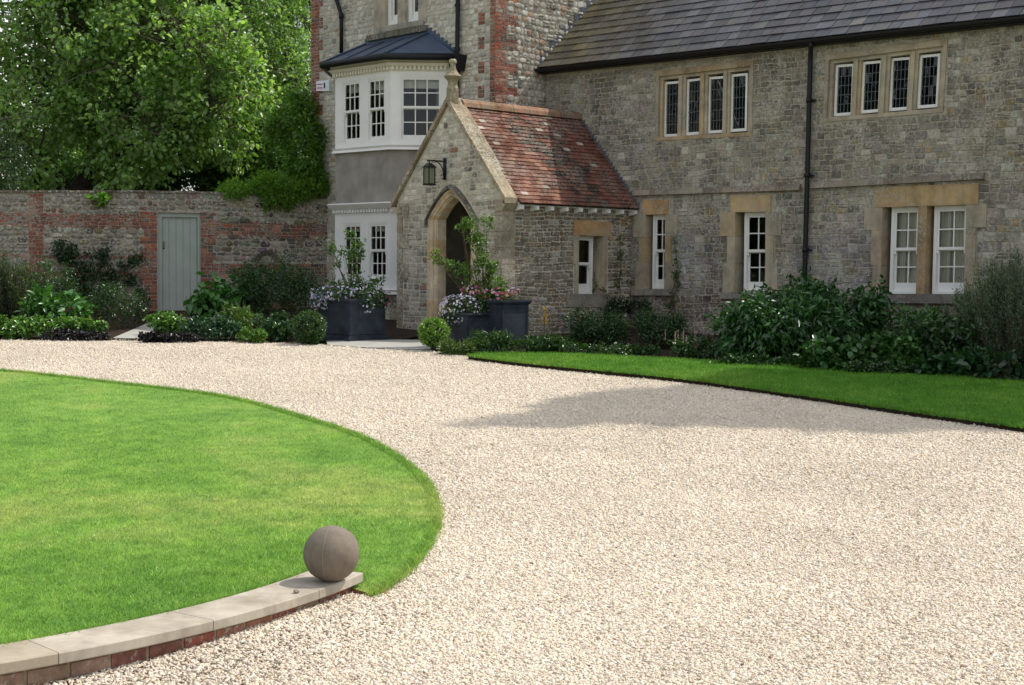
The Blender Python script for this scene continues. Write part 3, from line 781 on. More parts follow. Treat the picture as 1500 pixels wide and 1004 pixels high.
mb.box8([wl - Vx * .02 - Z * .03, wr - Vx * .02 - Z * .03, wr - Vx * .02 + Z * .10, wl - Vx * .02 + Z * .10, wl - Z * .03, wr - Z * .03, wr + Z * .10, wl + Z * .10])
mb.build('bay_roof', M['lead'], house)
mb = MB(); gp = [p + Z * (zg - .05) for p in ring(.25)]
mb.tube(gp, .07, 10)
mb.build('gutter', M['black'], house, True)

# ---------------------------------------------------------------- porch
zsh = onV(735, 287, 0)[1]; zap = onV(657, 152, 0)[1]; hw = -PW / 2; Uc = PW / 2
sl = (zap - zsh) / hw
gab = lambda u: zap - abs(u - Uc) * sl
# arch outline, px → metres
ax0 = onV(634.5, 400, 0)[0]; ax1 = onV(687, 400, 0)[0]; zsp = onV(634.5, 322, 0)[1]; zapx = onV(658.5, 289, 0)[1]; Ua = (ax0 + ax1) / 2; ahw = (ax1 - ax0) / 2
print('porch', zsh, zap, 'arch half', ahw, zsp, zapx)
def arch(inset, n=10):
    """half outline from the foot to the apex, list of (du,z), du = distance from centre"""
    hw_ = ahw - inset; za = zapx - inset * 1.05; pts = [(hw_, GB - .1), (hw_, zsp)]
    rise = za - zsp
    for k in range(1, n + 1):
        t = k / n; a = t * 1.0
        x = hw_ * (1 - t) ** 1.0; 
        zz = zsp + rise * (1 - (1 - t) ** 1.55)
        x = hw_ * (1 - t)
        pts.append((x, zz if t < 1 else za))
    return pts
def arch_top(inset):
    P = arch(inset)[1:]
    def f(u):
        d = abs(u - Ua)
        for (x0, z0), (x1, z1) in zip(P, P[1:]):
            if x1 <= d <= x0: return z0 + (z1 - z0) * (x0 - d) / max(1e-6, x0 - x1)
        return zsp
    return f
FP = lambda u, z, d: W3(u, -d, z)
hol = [(Ua - ahw - .13, Ua + ahw + .13, GB - 1, arch_top(-.13))]
backing('porch_wall', FP, PW, 0, GB - 1, lambda u: min(gab(u), 99), hol, .32, M['pmortar'], house, .1)
mb = MB(); PPAL2 = pal_of((4, (.60, .56, .47)), (2, (.50, .47, .40)), (3, (.66, .62, .53)), (.4, (.33, .2, .12)))
at = arch_top(-.24)
stones(mb, FP, PW + .16, -.20, GB - .1, zap, lambda u, z: z < gab(u) - .05 and not (abs(u - Ua) < ahw + .17 and z < at(u)), (.07, .13), (.09, .24), lambda u, z: (PPAL2 if z > zsh - .1 and random.random() < .75 else PPAL)(u, z), gap=.018, prot=(.003, .011), half=.2)
z = GB - .1; k = 0
while z < zsh - .15:      # long and short corner stones
    h = .28; a, b = (.34, .16) if k % 2 else (.18, .32)
    mb.box8([FP(-a, z + .006, .02), FP(.012, z + .006, .02), FP(.012, z + h - .006, .02), FP(-a, z + h - .006, .02), FP(-a, z + .006, -.05), FP(.012, z + .006, -.3), FP(.012, z + h - .006, -.3), FP(-a, z + h - .006, -.05)], jit((.33, .29, .22), .12))
    mb.box8([FP(PW - .012, z + .006, .02), FP(PW + b - .02, z + .006, .02), FP(PW + b - .02, z + h - .006, .02), FP(PW - .012, z + h - .006, .02), FP(PW - .012, z + .006, -.3), FP(PW + b - .02, z + .006, -.05), FP(PW + b - .02, z + h - .006, -.05), FP(PW - .012, z + h - .006, -.3)], jit((.33, .29, .22), .12))
    z += h; k += 1
mb.build('porch_stonework', M['pstone'], house)
# side walls
FR = lambda v, z, d: W3(d, v, z)
qs = quadU([(847, 344.7), (882, 346.5), (880, 431), (846, 431)], 0)
sh = [rect_holeU(qs, .0)]
zs_ = onU(800, 305, 0)[1]
backing('porch_side_wall', FR, .002, WV - .002, GB - 1, zs_ + .12, sh, .3, M['pmortar'], house)
mb = MB(); w_, h = qs.w, qs.h
for x0, x1, z0, z1 in ((-.13, w_ + .22, h, h + .27), (-.14, 0, h * .5, h), (-.09, 0, 0, h * .5), (w_, w_ + .14, 0, h), (-.3, w_ + .3, -.24, 0)):
    qs.box(mb, x0, x1, z0 + .001, z1 - .001, -.24, .022 + random.uniform(0, .003), (LIN(0, 0) if z0 >= h * .9 else OCH(0, 0)) if z0 >= 0 else (.24, .22, .18))
mb.build('window_surround', M['ashlar'], house)
sash(qs.sub(-.12, w_ * .86, 0, h), 1, 1, house, M['white'], d=-.17, fr=.05, bott=.11)
mb = MB(); sk = [(sh[0][0] - .12, sh[0][1] + .14, sh[0][2] - .1, sh[0][3] + .25)]
stones(mb, FR, .30, WV, GB - .3, zs_ + .1, lambda v, z: not in_holes(sk, v, z), (.05, .105), (.10, .26), pal_of((5, (.25, .215, .165)), (3, (.20, .175, .14)), (2, (.29, .24, .17)), (1.3, (.42, .40, .35)), (.8, (.30, .19, .10))), gap=.014, prot=(.006, .02))
mb.build('porch_side_stonework', M['pstone'], house)
mb = MB()
for v in np.arange(.0, 0): pass
mb.face([W3(PW, .3, -.5), W3(PW, TV, -.5), W3(PW, TV, zsh + .1), W3(PW, .3, zsh + .1)], (.3, .27, .2))
mb.build('porch_left_wall', M['pmortar'], house)
mb = MB(); mb.face([W3(PW + .05, TV - .06, GB - .2), W3(TU, TV - .06, GB - .2), W3(TU, TV - .06, zap), W3(PW + .05, TV - .06, zap)])
mb.box8([W3(Ua - .55, TV - .06, GB), W3(Ua + .55, TV - .06, GB), W3(Ua + .55, TV - .06, GB + 2.1), W3(Ua - .55, TV - .06, GB + 2.1), W3(Ua - .55, TV - .12, GB), W3(Ua + .55, TV - .12, GB), W3(Ua + .55, TV - .12, GB + 2.1), W3(Ua - .55, TV - .12, GB + 2.1)])
mb.build('inner_door', M['wood'], house)
# arch mouldings
mb = MB(); prof = [(-.135, .0), (-.13, .022), (-.095, .024), (-.085, .004), (-.06, -.02), (-.04, -.012), (-.028, -.012), (-.02, -.05), (-.002, -.06), (.0, -.085), (.012, -.09), (.012, -.30)]
prof = [(a, b) for a, b in prof]
for (i0, d0), (i1, d1) in zip(prof, prof[1:]):
    A0, A1 = arch(i0), arch(i1)
    for sg in (-1, 1):
        for k in range(len(A0) - 1):
            nsub = 6 if k == 0 else 1
            for j in range(nsub):
                f0, f1 = j / nsub, (j + 1) / nsub
                def L(A, f): return (A[k][0] + (A[k + 1][0] - A[k][0]) * f, A[k][1] + (A[k + 1][1] - A[k][1]) * f)
                a, b, c2, d2 = L(A0, f0), L(A0, f1), L(A1, f1), L(A1, f0)
                col = (.68, .56, .40) if not (k + j) % 3 else ((.66, .48, .29) if (k + j) % 3 == 1 else (.70, .58, .43))
                mb.face([FP(Ua + sg * a[0], a[1], d0), FP(Ua + sg * b[0], b[1], d0), FP(Ua + sg * c2[0], c2[1], d1), FP(Ua + sg * d2[0], d2[1], d1)], col)
mb.build('arch_surround', M['ashlar'], house)
mb = MB(); A0, A1 = arch(-.215)[1:], arch(-.14)[1:]
A0 = [(A0[0][0], A0[0][1] - .12)] + A0; A1 = [(A1[0][0], A1[0][1] - .12)] + A1
for sg in (-1, 1):
    for k in range(len(A0) - 1):
        a, b, c2, d2 = A0[k], A0[k + 1], A1[k + 1], A1[k]
        mb.box8([FP(Ua + sg * a[0], a[1], .035), FP(Ua + sg * b[0], b[1], .035), FP(Ua + sg * c2[0], c2[1], .075), FP(Ua + sg * d2[0], d2[1], .075), FP(Ua + sg * a[0], a[1], 0), FP(Ua + sg * b[0], b[1], 0), FP(Ua + sg * c2[0], c2[1], 0), FP(Ua + sg * d2[0], d2[1], 0)], jit((.11, .10, .085), .3))
mb.build('hood_mould', M['ashlar'], house)
# gable coping and kneelers
mb = MB(); L = math.hypot(hw + .12, (hw + .12) * sl)
for sg in (1, -1):
    ns = 5
    for k in range(ns):
        f0, f1 = k / ns, (k + 1) / ns; off = .09
        def pt_(f, lift, d):
            du = (hw + .13) * f; z = zap + .02 - du * sl + lift * 1.0
            return W3(Uc + sg * du, -d, z)
        th = .10; a, b = .07, -.30
        c_ = jit((.33, .27, .19), .12)
        mb.box8([pt_(f0, .0, a), pt_(f1 - .004, .0, a), pt_(f1 - .004, th, a), pt_(f0, th, a), pt_(f0, .0, b), pt_(f1 - .004, .0, b), pt_(f1 - .004, th, b), pt_(f0, th, b)], c_)
    du = hw + .13; kz = zap + .02 - du * sl
    mb.box8([W3(Uc + sg * (hw - .12), -.05, kz - .12), W3(Uc + sg * (hw + .03), -.05, kz - .12), W3(Uc + sg * (hw + .13), -.07, kz + .0), W3(Uc + sg * (hw - .12), -.06, kz + .0),
             W3(Uc + sg * (hw - .12), .25, kz - .12), W3(Uc + sg * (hw + .03), .25, kz - .12), W3(Uc + sg * (hw + .13), .25, kz + .0), W3(Uc + sg * (hw - .12), .25, kz + .0)], (.38, .33, .24))
mb.build('gable_coping', M['pstone'], house)
# finial
fc = W3(Uc, .08, zap + .02)
def fz(y): return hit(659, y, fc, Vx).z
mb = MB(); pr_ = [(.115, -.05), (.115, fz(130)), (.10, fz(127)), (.09, fz(122)), (.11, fz(118)), (.165, fz(114)), (.17, fz(112.5)), (.12, fz(109)), (.075, fz(104)), (.05, fz(97)), (.055, fz(95)), (.075, fz(93)), (.075, fz(90)), (.05, fz(87.5)), (.0, fz(87))]
seg = 4
for (r0, z0), (r1, z1) in zip(pr_, pr_[1:]):
    z0 = z0 if z0 > 0 else fc.z - .02
    s8 = 4 if r0 > .09 and z0 < fz(105) else 8
    def rg(r, z, off=.25):
        rr = [];
        for j in range(8):
            t = 2 * math.pi * (j + .5) / 8; k = 1.0 if z > fz(100) else (1.0)
            rr.append(Vector((fc.x, fc.y, z)) + (Ux * math.cos(t) + Vx * math.sin(t)) * r)
        return rr
    A, B = rg(r0, z0), rg(r1, z1)
    for j in range(8): mb.face([A[j], A[(j + 1) % 8], B[(j + 1) % 8], B[j]], jit((.38, .33, .23), .08))
mb.build('finial', M['pstone'], house)
# porch roof
zr = onV(0, 0, 0)  # placeholder
ov = .20; ze = onU(800, 299.5, ov)[1]; zrr = onU(760, 161, Uc)[1]
print('porch roof ze', ze, 'ridge', zrr, 'slope', math.degrees(math.atan2(zrr - ze, ov - Uc)))
rl = math.hypot(zrr - ze, ov - Uc); cu, su = (ov - Uc) / rl, (zrr - ze) / rl
def pr(v, s, lift=0, sg=1):      # s up from the eave
    u = ov - s * cu + lift * su; z = ze + s * su + lift * cu
    if sg < 0: u = 2 * Uc - u
    return W3(u, v, z)
mb = MB(); v0p, v1p = .24, WV
for sg in (1, -1):
    mb.face([pr(v0p, 0, -.03, sg), pr(v1p, 0, -.03, sg), pr(v1p, rl, -.03, sg), pr(v0p, rl, -.03, sg)], (.1, .06, .05))
    s = 0.0; ex = rl / 26; row = 0
    while s < rl - .02:
        v = v0p - .02 - (row % 2) * .08
        while v < v1p:
            wd = .165; a, b = max(v + .001, v0p), min(v + wd - .003, v1p)
            if b - a > .02:
                fr_ = (a - v0p) / (v1p - v0p); fs = s / rl
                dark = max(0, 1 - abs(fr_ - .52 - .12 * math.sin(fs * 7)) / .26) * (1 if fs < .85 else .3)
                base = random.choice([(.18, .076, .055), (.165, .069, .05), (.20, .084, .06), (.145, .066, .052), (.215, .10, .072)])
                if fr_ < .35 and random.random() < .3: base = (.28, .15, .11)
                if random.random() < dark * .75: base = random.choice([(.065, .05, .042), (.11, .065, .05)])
                if random.random() < .015: base = (.45, .40, .34)
                cc = jit(base, .15); l = random.uniform(-.003, .004); t = .012
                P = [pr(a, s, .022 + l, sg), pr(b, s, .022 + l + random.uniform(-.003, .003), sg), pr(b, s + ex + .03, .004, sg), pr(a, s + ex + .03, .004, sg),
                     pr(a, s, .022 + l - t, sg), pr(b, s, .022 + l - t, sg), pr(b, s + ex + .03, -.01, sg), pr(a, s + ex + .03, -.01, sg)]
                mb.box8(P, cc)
            v += wd
        s += ex; row += 1
mb.build('porch_roof', M['tile'], house)
mb = MB(); vv = v0p + .02; pp_ = W3(Uc, 0, zrr)
while vv < WV - .02:
    e = min(vv + .42, WV); fr_ = (vv - v0p) / (WV - v0p); c_ = jit((.33, .19, .12) if fr_ < .6 else (.26, .15, .10), .12)
    n = 7; ra = [W3(Uc + .125 * math.cos(math.pi * j / (n - 1)), vv, zrr - .07 + .15 * math.sin(math.pi * j / (n - 1))) for j in range(n)]
    rb = [p + Vx * (e - vv - .012) for p in ra]
    for j in range(n - 1): mb.face([ra[j], ra[j + 1], rb[j + 1], rb[j]], c_)
    mb.face(ra, c_); mb.face(rb[::-1], c_); vv = e
mb.build('ridge_tiles', M['tile'], house)
# white rafter feet and board under the tiles
mb = MB(); mb.box8([pr(v0p + .01, .03, -.10), pr(WV, .03, -.10), pr(WV, .03, -.03), pr(v0p + .01, .03, -.03), pr(v0p + .01, .26, -.10), pr(WV, .26, -.10), pr(WV, .26, -.03), pr(v0p + .01, .26, -.03)])
mb.build('eaves_board', M['white'], house)
for k in range(9):
    v = v0p + .07 + k * (WV - v0p - .14) / 8; mb = MB(); t = .035
    mb.box8([W3(.02, v - t, ze - .13), W3(ov - .02, v - t, ze - .10), W3(ov - .02, v - t, ze - .035), W3(.02, v - t, ze + .06),
             W3(.02, v + t, ze - .13), W3(ov - .02, v + t, ze - .10), W3(ov - .02, v + t, ze - .035), W3(.02, v + t, ze + .06)])
    mb.build('rafter_foot', M['white'], house)
# flashing where roofs meet walls
mb = MB()
for k in range(26):
    s = rl * k / 26; a, b = pr(WV - .012, s + .0, .0), pr(WV - .012, s + rl / 26, 0)
    o = Vx * -.012; tp = a.z + .16 + random.uniform(-.01, .01)
    mb.box8([a + o, b + o, Vector((b.x, b.y, b.z + .05)) + o, Vector((a.x, a.y, b.z + .05)) + o, a, b, Vector((b.x, b.y, b.z + .05)), Vector((a.x, a.y, b.z + .05))])
mb.build('roof_flashing', M['flash'], house); mb = MB()
for k in range(22):
    s = k * .235; a, b = roof_pt(TU + .012, s, .0), roof_pt(TU + .012, s + .235, 0); zt_ = b.z + .07; o = Ux * .012
    mb.box8([a + o, b + o, Vector((b.x, b.y, zt_)) + o, Vector((a.x, a.y, zt_)) + o, a - Ux * .01, b - Ux * .01, Vector((b.x, b.y, zt_)) - Ux * .01, Vector((a.x, a.y, zt_)) - Ux * .01])
mb.build('roof_flashing', M['flash'], house)

# ================================================================ ground, drive, lawns
def sheet(name, xs, ys, zf, mat, kind='structure'):
    V = [(x, y, zf(x, y)) for y in ys for x in xs]; nx = len(xs)
    F = [(j * nx + i, j * nx + i + 1, (j + 1) * nx + i + 1, (j + 1) * nx + i) for j in range(len(ys) - 1) for i in range(nx - 1)]
    me = bpy.data.meshes.new(name); me.from_pydata(V, [], F); me.materials.append(mat); me.update()
    return tag(link(bpy.data.objects.new(name, me)), kind=kind)
M['field'] = plain('rough_grass', (.07, .12, .03), .9, .1, .35, .3, .5, .02, 0, 6)
sheet('ground', [-600, -80, -30, 0, 30, 80, 600], [-600, -80, -25, -10, 0, 12, 24, 36, 46, 80, 300, 900], lambda x, y: gz(x, y) - .03, M['field'])

def poly_sheet(name, P, zf, mat, off=0, kind='structure', skirt=0, skirtmat=None):
    bm = bmesh.new(); vs = [bm.verts.new((p[0], p[1], 0)) for p in P]; bm.faces.new(vs)
    bmesh.ops.triangulate(bm, faces=bm.faces[:])
    for _ in range(4):
        le = [e for e in bm.edges if e.calc_length() > 1.0 and not e.is_boundary]
        if not le: break
        bmesh.ops.subdivide_edges(bm, edges=le, cuts=1); bmesh.ops.triangulate(bm, faces=bm.faces[:])
        bmesh.ops.beautify_fill(bm, faces=bm.faces[:], edges=[e for e in bm.edges if not e.is_boundary])
    for v in bm.verts: v.co.z = zf(v.co.x, v.co.y) + off
    bmesh.ops.recalc_face_normals(bm, faces=bm.faces[:])
    if sum(f.normal.z for f in bm.faces) < 0: bmesh.ops.reverse_faces(bm, faces=bm.faces[:])
    me = bpy.data.meshes.new(name); 
    if skirt:
        n0 = len(bm.faces); be = [e for e in bm.edges if e.is_boundary]
        r = bmesh.ops.extrude_edge_only(bm, edges=be)
        for v in [g for g in r['geom'] if isinstance(g, bmesh.types.BMVert)]: v.co.z = gz(v.co.x, v.co.y) - .06
        for f in bm.faces[n0:] if False else [f for f in bm.faces if abs(f.normal.z) < .3]: f.material_index = 1
        bm.normal_update()
        for f in bm.faces: f.material_index = 1 if abs(f.normal.z) < .5 else 0
    bm.to_mesh(me); bm.free(); me.materials.append(mat)
    if skirtmat: me.materials.append(skirtmat)
    return tag(link(bpy.data.objects.new(name, me)), kind=kind)

def G2(pp, off=0): return [tuple(ghit(x, y, off))[:2] for x, y in pp]
# round lawn outline
edge = G2([(0, 541), (84, 549), (210, 564), (354.7, 585), (476, 620), (560, 653), (616, 692.7), (635, 728), (640, 757), (628, 791), (602, 826), (572, 851), (543, 868)], .05)
A = np.array(edge); Mx = np.c_[2 * A[:, 0], 2 * A[:, 1], np.ones(len(A))]; s_ = np.linalg.lstsq(Mx, (A ** 2).sum(1), rcond=None)[0]
cc0 = (s_[0], s_[1]); RR = math.sqrt(s_[2] + s_[0] ** 2 + s_[1] ** 2); print('lawn circle', cc0, RR, [round(math.hypot(a[0] - cc0[0], a[1] - cc0[1]) - RR, 2) for a in A])
# retaining wall: level coping; picture points of its top, front and back edge
zc = None
t_ = -FW.z
zc = .53
CP = lambda x, y: hit(x, y, Vector((0, 0, zc)), Z)
pr_end = CP(538.4, 842)
frontp = [(538.4, 842), (454.4, 862.5), (311.4, 908.5), (260, 922), (85, 956), (0, 972.6)]
backp = [(512, 841.4), (409.6, 858), (245, 898.4), (130, 923.5), (30, 942), (0, 946)]
fr3 = [CP(*p) for p in frontp]; bk3 = [CP(*p) for p in backp]
print('coping', [tuple(round(c, 2) for c in p) for p in fr3], [tuple(round(c, 2) for c in p) for p in bk3], 'gz', gz(0, fr3[0].y))
def fit_circle(P):
    A = np.array([(p.x, p.y) for p in P]); Mx = np.c_[2 * A, np.ones(len(A))]; s = np.linalg.lstsq(Mx, (A ** 2).sum(1), rcond=None)[0]
    return Vector((s[0], s[1], 0)), math.sqrt(s[2] + s[0] ** 2 + s[1] ** 2)
cf, Rf = fit_circle(fr3); print('wall circle', cf, Rf, [round((Vector((p.x, p.y, 0)) - cf).length - Rf, 3) for p in fr3], [round((Vector((p.x, p.y, 0)) - cf).length - Rf, 3) for p in bk3])
def wall_ang(p): return math.atan2(p.y - cf.y, p.x - cf.x)
CW = .34                                        # coping width
a_end = wall_ang(fr3[0]); a_left = wall_ang(fr3[-1]); sgn = 1 if a_left > a_end else -1; a_end -= sgn * .045 / Rf
inner = 1 if (Vector((bk3[2].x, bk3[2].y, 0)) - cf).length > Rf else -1
def wp(a, off, z): r = Rf + inner * off; return Vector((cf.x + r * math.cos(a), cf.y + r * math.sin(a), z))
step_a = 1.0 / Rf
# lawn
wall_back = [wp(a_end + sgn * k * .25 / Rf, CW - .03, 0) for k in range(0, 34)]
def lawn_z(x, y):
    base = gz(x, y) + .028; t = max(0, min(1, (11.2 - y) / 3.0)); hi = zc - .035
    d = RR - math.hypot(x - cc0[0], y - cc0[1]); k = max(0, min(1, d / .9)); k = k * k * (3 - 2 * k)
    z = base if hi <= base else base + (hi - base) * min(1, k * 1.0)
    return z + .012 * math.sin(x * 1.3) * math.sin(y * 1.1)
def arcpt(a): return (cc0[0] + RR * math.cos(a), cc0[1] + RR * math.sin(a))
left_a = math.atan2(edge[0][1] - cc0[1], edge[0][0] - cc0[0])
LP = [arcpt(left_a + .08 * k) for k in range(9, 0, -1)]
# smooth the visible edge
def catmull(P, n=6):
    out = []
    for i in range(len(P) - 1):
        p0 = P[max(i - 1, 0)]; p1 = P[i]; p2 = P[i + 1]; p3 = P[min(i + 2, len(P) - 1)]
        for k in range(n):
            t = k / n; out.append(tuple(.5 * ((2 * p1[j]) + (-p0[j] + p2[j]) * t + (2 * p0[j] - 5 * p1[j] + 4 * p2[j] - p3[j]) * t * t + (-p0[j] + 3 * p1[j] - 3 * p2[j] + p3[j]) * t ** 3) for j in range(2)))
    return out + [P[-1]]
LP += catmull(edge) + G2([(541, 866)], .05)
LP += [(p.x, p.y) for p in wall_back]
LAWN1 = LP
M['edging'] = plain('brick_edging', (.20, .12, .075), .9, .1, .4, 12, .6, .01)
poly_sheet('lawn', LP, lawn_z, M['turf'], 0, skirt=1, skirtmat=M['edging'])

# strip of lawn in front of the wing
lo_e = catmull(G2([(686, 522.5), (760, 532), (880, 544), (1000, 556), (1166.7, 579), (1333, 604), (1500, 628), (1700, 661), (1950, 700)], .05))
hi_e = catmull(G2([(2000, 598), (1750, 577), (1500, 558), (1333, 547), (1166.7, 535), (1000, 527), (840, 519), (700, 518)], .05))
LAWN2 = lo_e + hi_e
strip_z = lambda x, y: gz(x, y) + .06
poly_sheet('lawn', LAWN2, strip_z, M['turf2'], 0, skirt=1, skirtmat=M['soil'])

# drive
DR = [(-40, 2), (-40, 27.5)] + G2([(-250, 500), (0, 498), (100, 498), (170, 497), (215, 499), (350, 501), (430, 503), (480, 506), (560, 511), (628, 513.5), (655, 518), (686, 523)]) + [(x, y + .12) for x, y in lo_e[::3]] + [(16, 12), (16, 2)]
def grz(x, y):
    p = math.atan2(y - cf.y, x - cf.x); s = (p - a_end) * sgn * Rf
    d = abs(math.hypot(x - cf.x, y - cf.y) - Rf); k = max(0, min(1, (s + .1) / .8)) if s < 6 else 0
    return gz(x, y) + .052 * k * math.exp(-(d / .38) ** 2)
poly_sheet('gravel_drive', DR, gz, M['gravel'], .003)
bed1 = [(-40, 26.3), (-40, 40), (-3.6, 40)] + [tuple(W3(TL - .5, TV, 0))[:2]] + [tuple(W3(PW, TV, 0))[:2]] + G2([(585, 500), (480, 500), (430, 504), (350, 502), (215, 500), (0, 499), (-250, 501)])
poly_sheet('soil_bed', bed1, gz, M['soil'], .012)
bed2 = [tuple(W3(0, -.1, 0))[:2], tuple(W3(-.25, -.55, 0))[:2]] + G2([(640, 519), (700, 520)]) + hi_e[::-1] + [(14, 16.5), tuple(W3(UE, WV, 0))[:2], tuple(W3(0, WV, 0))[:2]]
poly_sheet('soil_bed', bed2, gz, M['soil'], .012)
# paving at the porch and path to the garden door
pv = G2([(478, 501), (585, 499), (634, 500), (660, 512), (628, 514.5), (560, 512), (480, 507)]) 
poly_sheet('porch_paving', pv, gz, M['paving'], .016)
pv = G2([(165, 497), (214, 498), (245, 480), (292, 466), (236, 466), (205, 480)])
poly_sheet('stone_path', pv, gz, M['paving'], .02)
poly_sheet('porch_floor', [tuple(W3(PW + .1, .05, 0))[:2], tuple(W3(-.1, .05, 0))[:2], tuple(W3(-.1, TV - .1, 0))[:2], tuple(W3(TU, TV - .1, 0))[:2], tuple(W3(PW + .1, TV - .1, 0))[:2]], lambda x, y: GB + .02, M['paving'], .02)

# ---------------------------------------------------------------- points inside polygons
def inside(P, X, Y):
    P = np.array(P); n = len(P); r = np.zeros(len(X), bool)
    for i in range(n):
        x0, y0 = P[i]; x1, y1 = P[(i + 1) % n]
        c = ((y0 > Y) != (y1 > Y)); xx = (x1 - x0) * (Y - y0) / ((y1 - y0) if y1 != y0 else 1e-9) + x0
        r ^= c & (X < xx)
    return r
def scatter(P, dens, ymin, ymax, margin=1.3, xmin=-99, xmax=99):
    """points in polygon P within the camera's wedge; dens(y) per square metre"""
    hw_ = lambda y: .355 * y * margin
    dm = max(dens(y) for y in np.linspace(ymin, ymax, 20)); X0 = hw_(ymax)
    n = int(dm * (ymax - ymin) * 2 * X0); X = NP.uniform(-X0, X0, n); Y = NP.uniform(ymin, ymax, n)
    dd = np.interp(Y, np.linspace(ymin, ymax, 40), [dens(y) for y in np.linspace(ymin, ymax, 40)])
    k = (NP.uniform(0, dm, n) < dd) & (np.abs(X) < .355 * Y * margin) & (X > xmin) & (X < xmax)
    X, Y = X[k], Y[k]; k = inside(P, X, Y); return X[k], Y[k]

# pebbles
def ico():
    bm = bmesh.new(); bmesh.ops.create_icosphere(bm, subdivisions=1, radius=1); V = np.array([v.co[:] for v in bm.verts]); F = np.array([[v.index for v in f.verts] for f in bm.faces]); bm.free(); return V, F
IV, IF = ico()
OV = np.array([(1, 0, 0), (0, 1, 0), (-1, 0, 0), (0, -1, 0), (0, 0, 1), (0, 0, -1)], float); OF = np.array([(0, 1, 4), (1, 2, 4), (2, 3, 4), (3, 0, 4), (1, 0, 5), (2, 1, 5), (3, 2, 5), (0, 3, 5)])
PC = np.array([(.74, .655, .53), (.68, .59, .46), (.78, .71, .60), (.62, .52, .39), (.66, .59, .50), (.50, .40, .29), (.72, .61, .45), (.81, .75, .65)]); PW_ = np.array([.25, .18, .23, .045, .12, .015, .09, .07]); PW_ /= PW_.sum()
def pebbles(name, X, Y, size, BV, BF, zf, parent=None, lift=.10):
    n = len(X); m_ = len(BV)
    s = size * NP.lognormal(0, .33, n).clip(.5, 2.0); ax = np.c_[NP.uniform(.8, 1.3, n), NP.uniform(.65, 1.0, n), NP.uniform(.28, .55, n)]
    B = BV[None] * (1 + NP.normal(0, .16, (n, m_, 1))); B = B * ax[:, None] * s[:, None, None]
    # random rotation
    q = NP.normal(size=(n, 4)); q[:, 1:3] *= .3; q /= np.linalg.norm(q, axis=1)[:, None]; w_, x, y, z = q.T
    R = np.stack([np.stack([1 - 2 * (y * y + z * z), 2 * (x * y - z * w_), 2 * (x * z + y * w_)], -1), np.stack([2 * (x * y + z * w_), 1 - 2 * (x * x + z * z), 2 * (y * z - x * w_)], -1), np.stack([2 * (x * z - y * w_), 2 * (y * z + x * w_), 1 - 2 * (x * x + y * y)], -1)], 1)
    B = np.einsum('nij,nmj->nmi', R, B)
    zz = np.array([zf(a, b) for a, b in zip(X, Y)]) + s * lift + NP.uniform(0, .004, n)
    B += np.stack([X, Y, zz], -1)[:, None]
    F = (BF[None] + (np.arange(n) * m_)[:, None, None]).reshape(-1, 3)
    c = PC[NP.choice(len(PC), n, p=PW_)] * NP.uniform(.9, 1.08, (n, 1)); c = np.where(NP.random((n, 1)) < .006, c * [.5, .42, .36], c); c = c * np.array([.925, .915, .925]); C = np.repeat(c.clip(0, .9), len(BF), axis=0)
    return npmesh(name, B.reshape(-1, 3), F, C, M['pebble'], parent)
GP = [(-30, 5)] + [(p.x, p.y) for p in [wp(a_end + sgn * k * .25 / Rf, .07, 0) for k in range(33, -1, -1)]] + edge[::-1] + [(x, y) for x, y in LP[:9][::-1]] + [(-30, 25)] + DR[2:-2] + [(16, 12), (16, 5)]
X, Y = scatter(GP, lambda y: 8200 if y < 9.5 else 6200, 6.2, 12.5); o = pebbles('gravel', X, Y, .0108, OV, OF, grz); tag(o, kind='stuff'); n1 = len(X)
X, Y = scatter(GP, lambda y: 3900 - (y - 12.5) * 180, 12.5, 26.5); o = pebbles('gravel', X, Y, .0125, OV, OF, gz); tag(o, kind='stuff'); print('pebbles', n1, len(X))

# grass
def blades(name, X, Y, zf, hgt, wid, lean=.5, tip=True, cvar=.25, mat='blade'):
    n = len(X); zz = np.array([zf(a, b) for a, b in zip(X, Y)]) - .004
    a = NP.uniform(0, 2 * np.pi, n); h = hgt * NP.lognormal(0, .28, n); w_ = wid * NP.uniform(.7, 1.3, n)
    la = NP.uniform(0, 2 * np.pi, n); lm = h * NP.uniform(.1, lean * 1.6, n)
    B = np.stack([X, Y, zz], -1); side = np.stack([np.cos(a) * w_ / 2, np.sin(a) * w_ / 2, 0 * a], -1)
    L = np.stack([np.cos(la) * lm, np.sin(la) * lm, h], -1); mid = B + L * np.array([.35, .35, .6])
    V = np.stack([B - side, B + side, mid + side * .8, mid - side * .8, B + L], 1)
    F = np.array([[0, 1, 2], [0, 2, 3], [3, 2, 4]]); F = (F[None] + (np.arange(n) * 5)[:, None, None]).reshape(-1, 3)
    v = NP.uniform(1 - cvar, 1 + cvar, (n, 1)); ye = (NP.random((n, 1)) < .14); c = np.where(ye, [1.7, 1.35, 2.2], [1, 1, 1]) * v * NP.uniform(.92, 1.08, (n, 3)); c = np.where(NP.random((n, 1)) < .0022, [2.9, 1.7, 8.0], c)  # pale share of blades paints glints in the grass; rare white ones are clover
    return tag(npmesh(name, V.reshape(-1, 3), F, np.repeat(c * 1.15, 3, axis=0), M[mat]), kind='stuff')
X, Y = scatter(LAWN1, lambda y: max(2200, 11000 - (y - 7) * 900), 6.8, 20.5); print('blades', len(X))
blades('grass', X, Y, lawn_z, .020, .0036, 1.3, cvar=.45)
X, Y = scatter(LAWN2, lambda y: 2600, 14, 26.5); print('blades2', len(X))
blades('grass', X, Y, strip_z, .03, .007, .6, cvar=.15, mat='blade2')
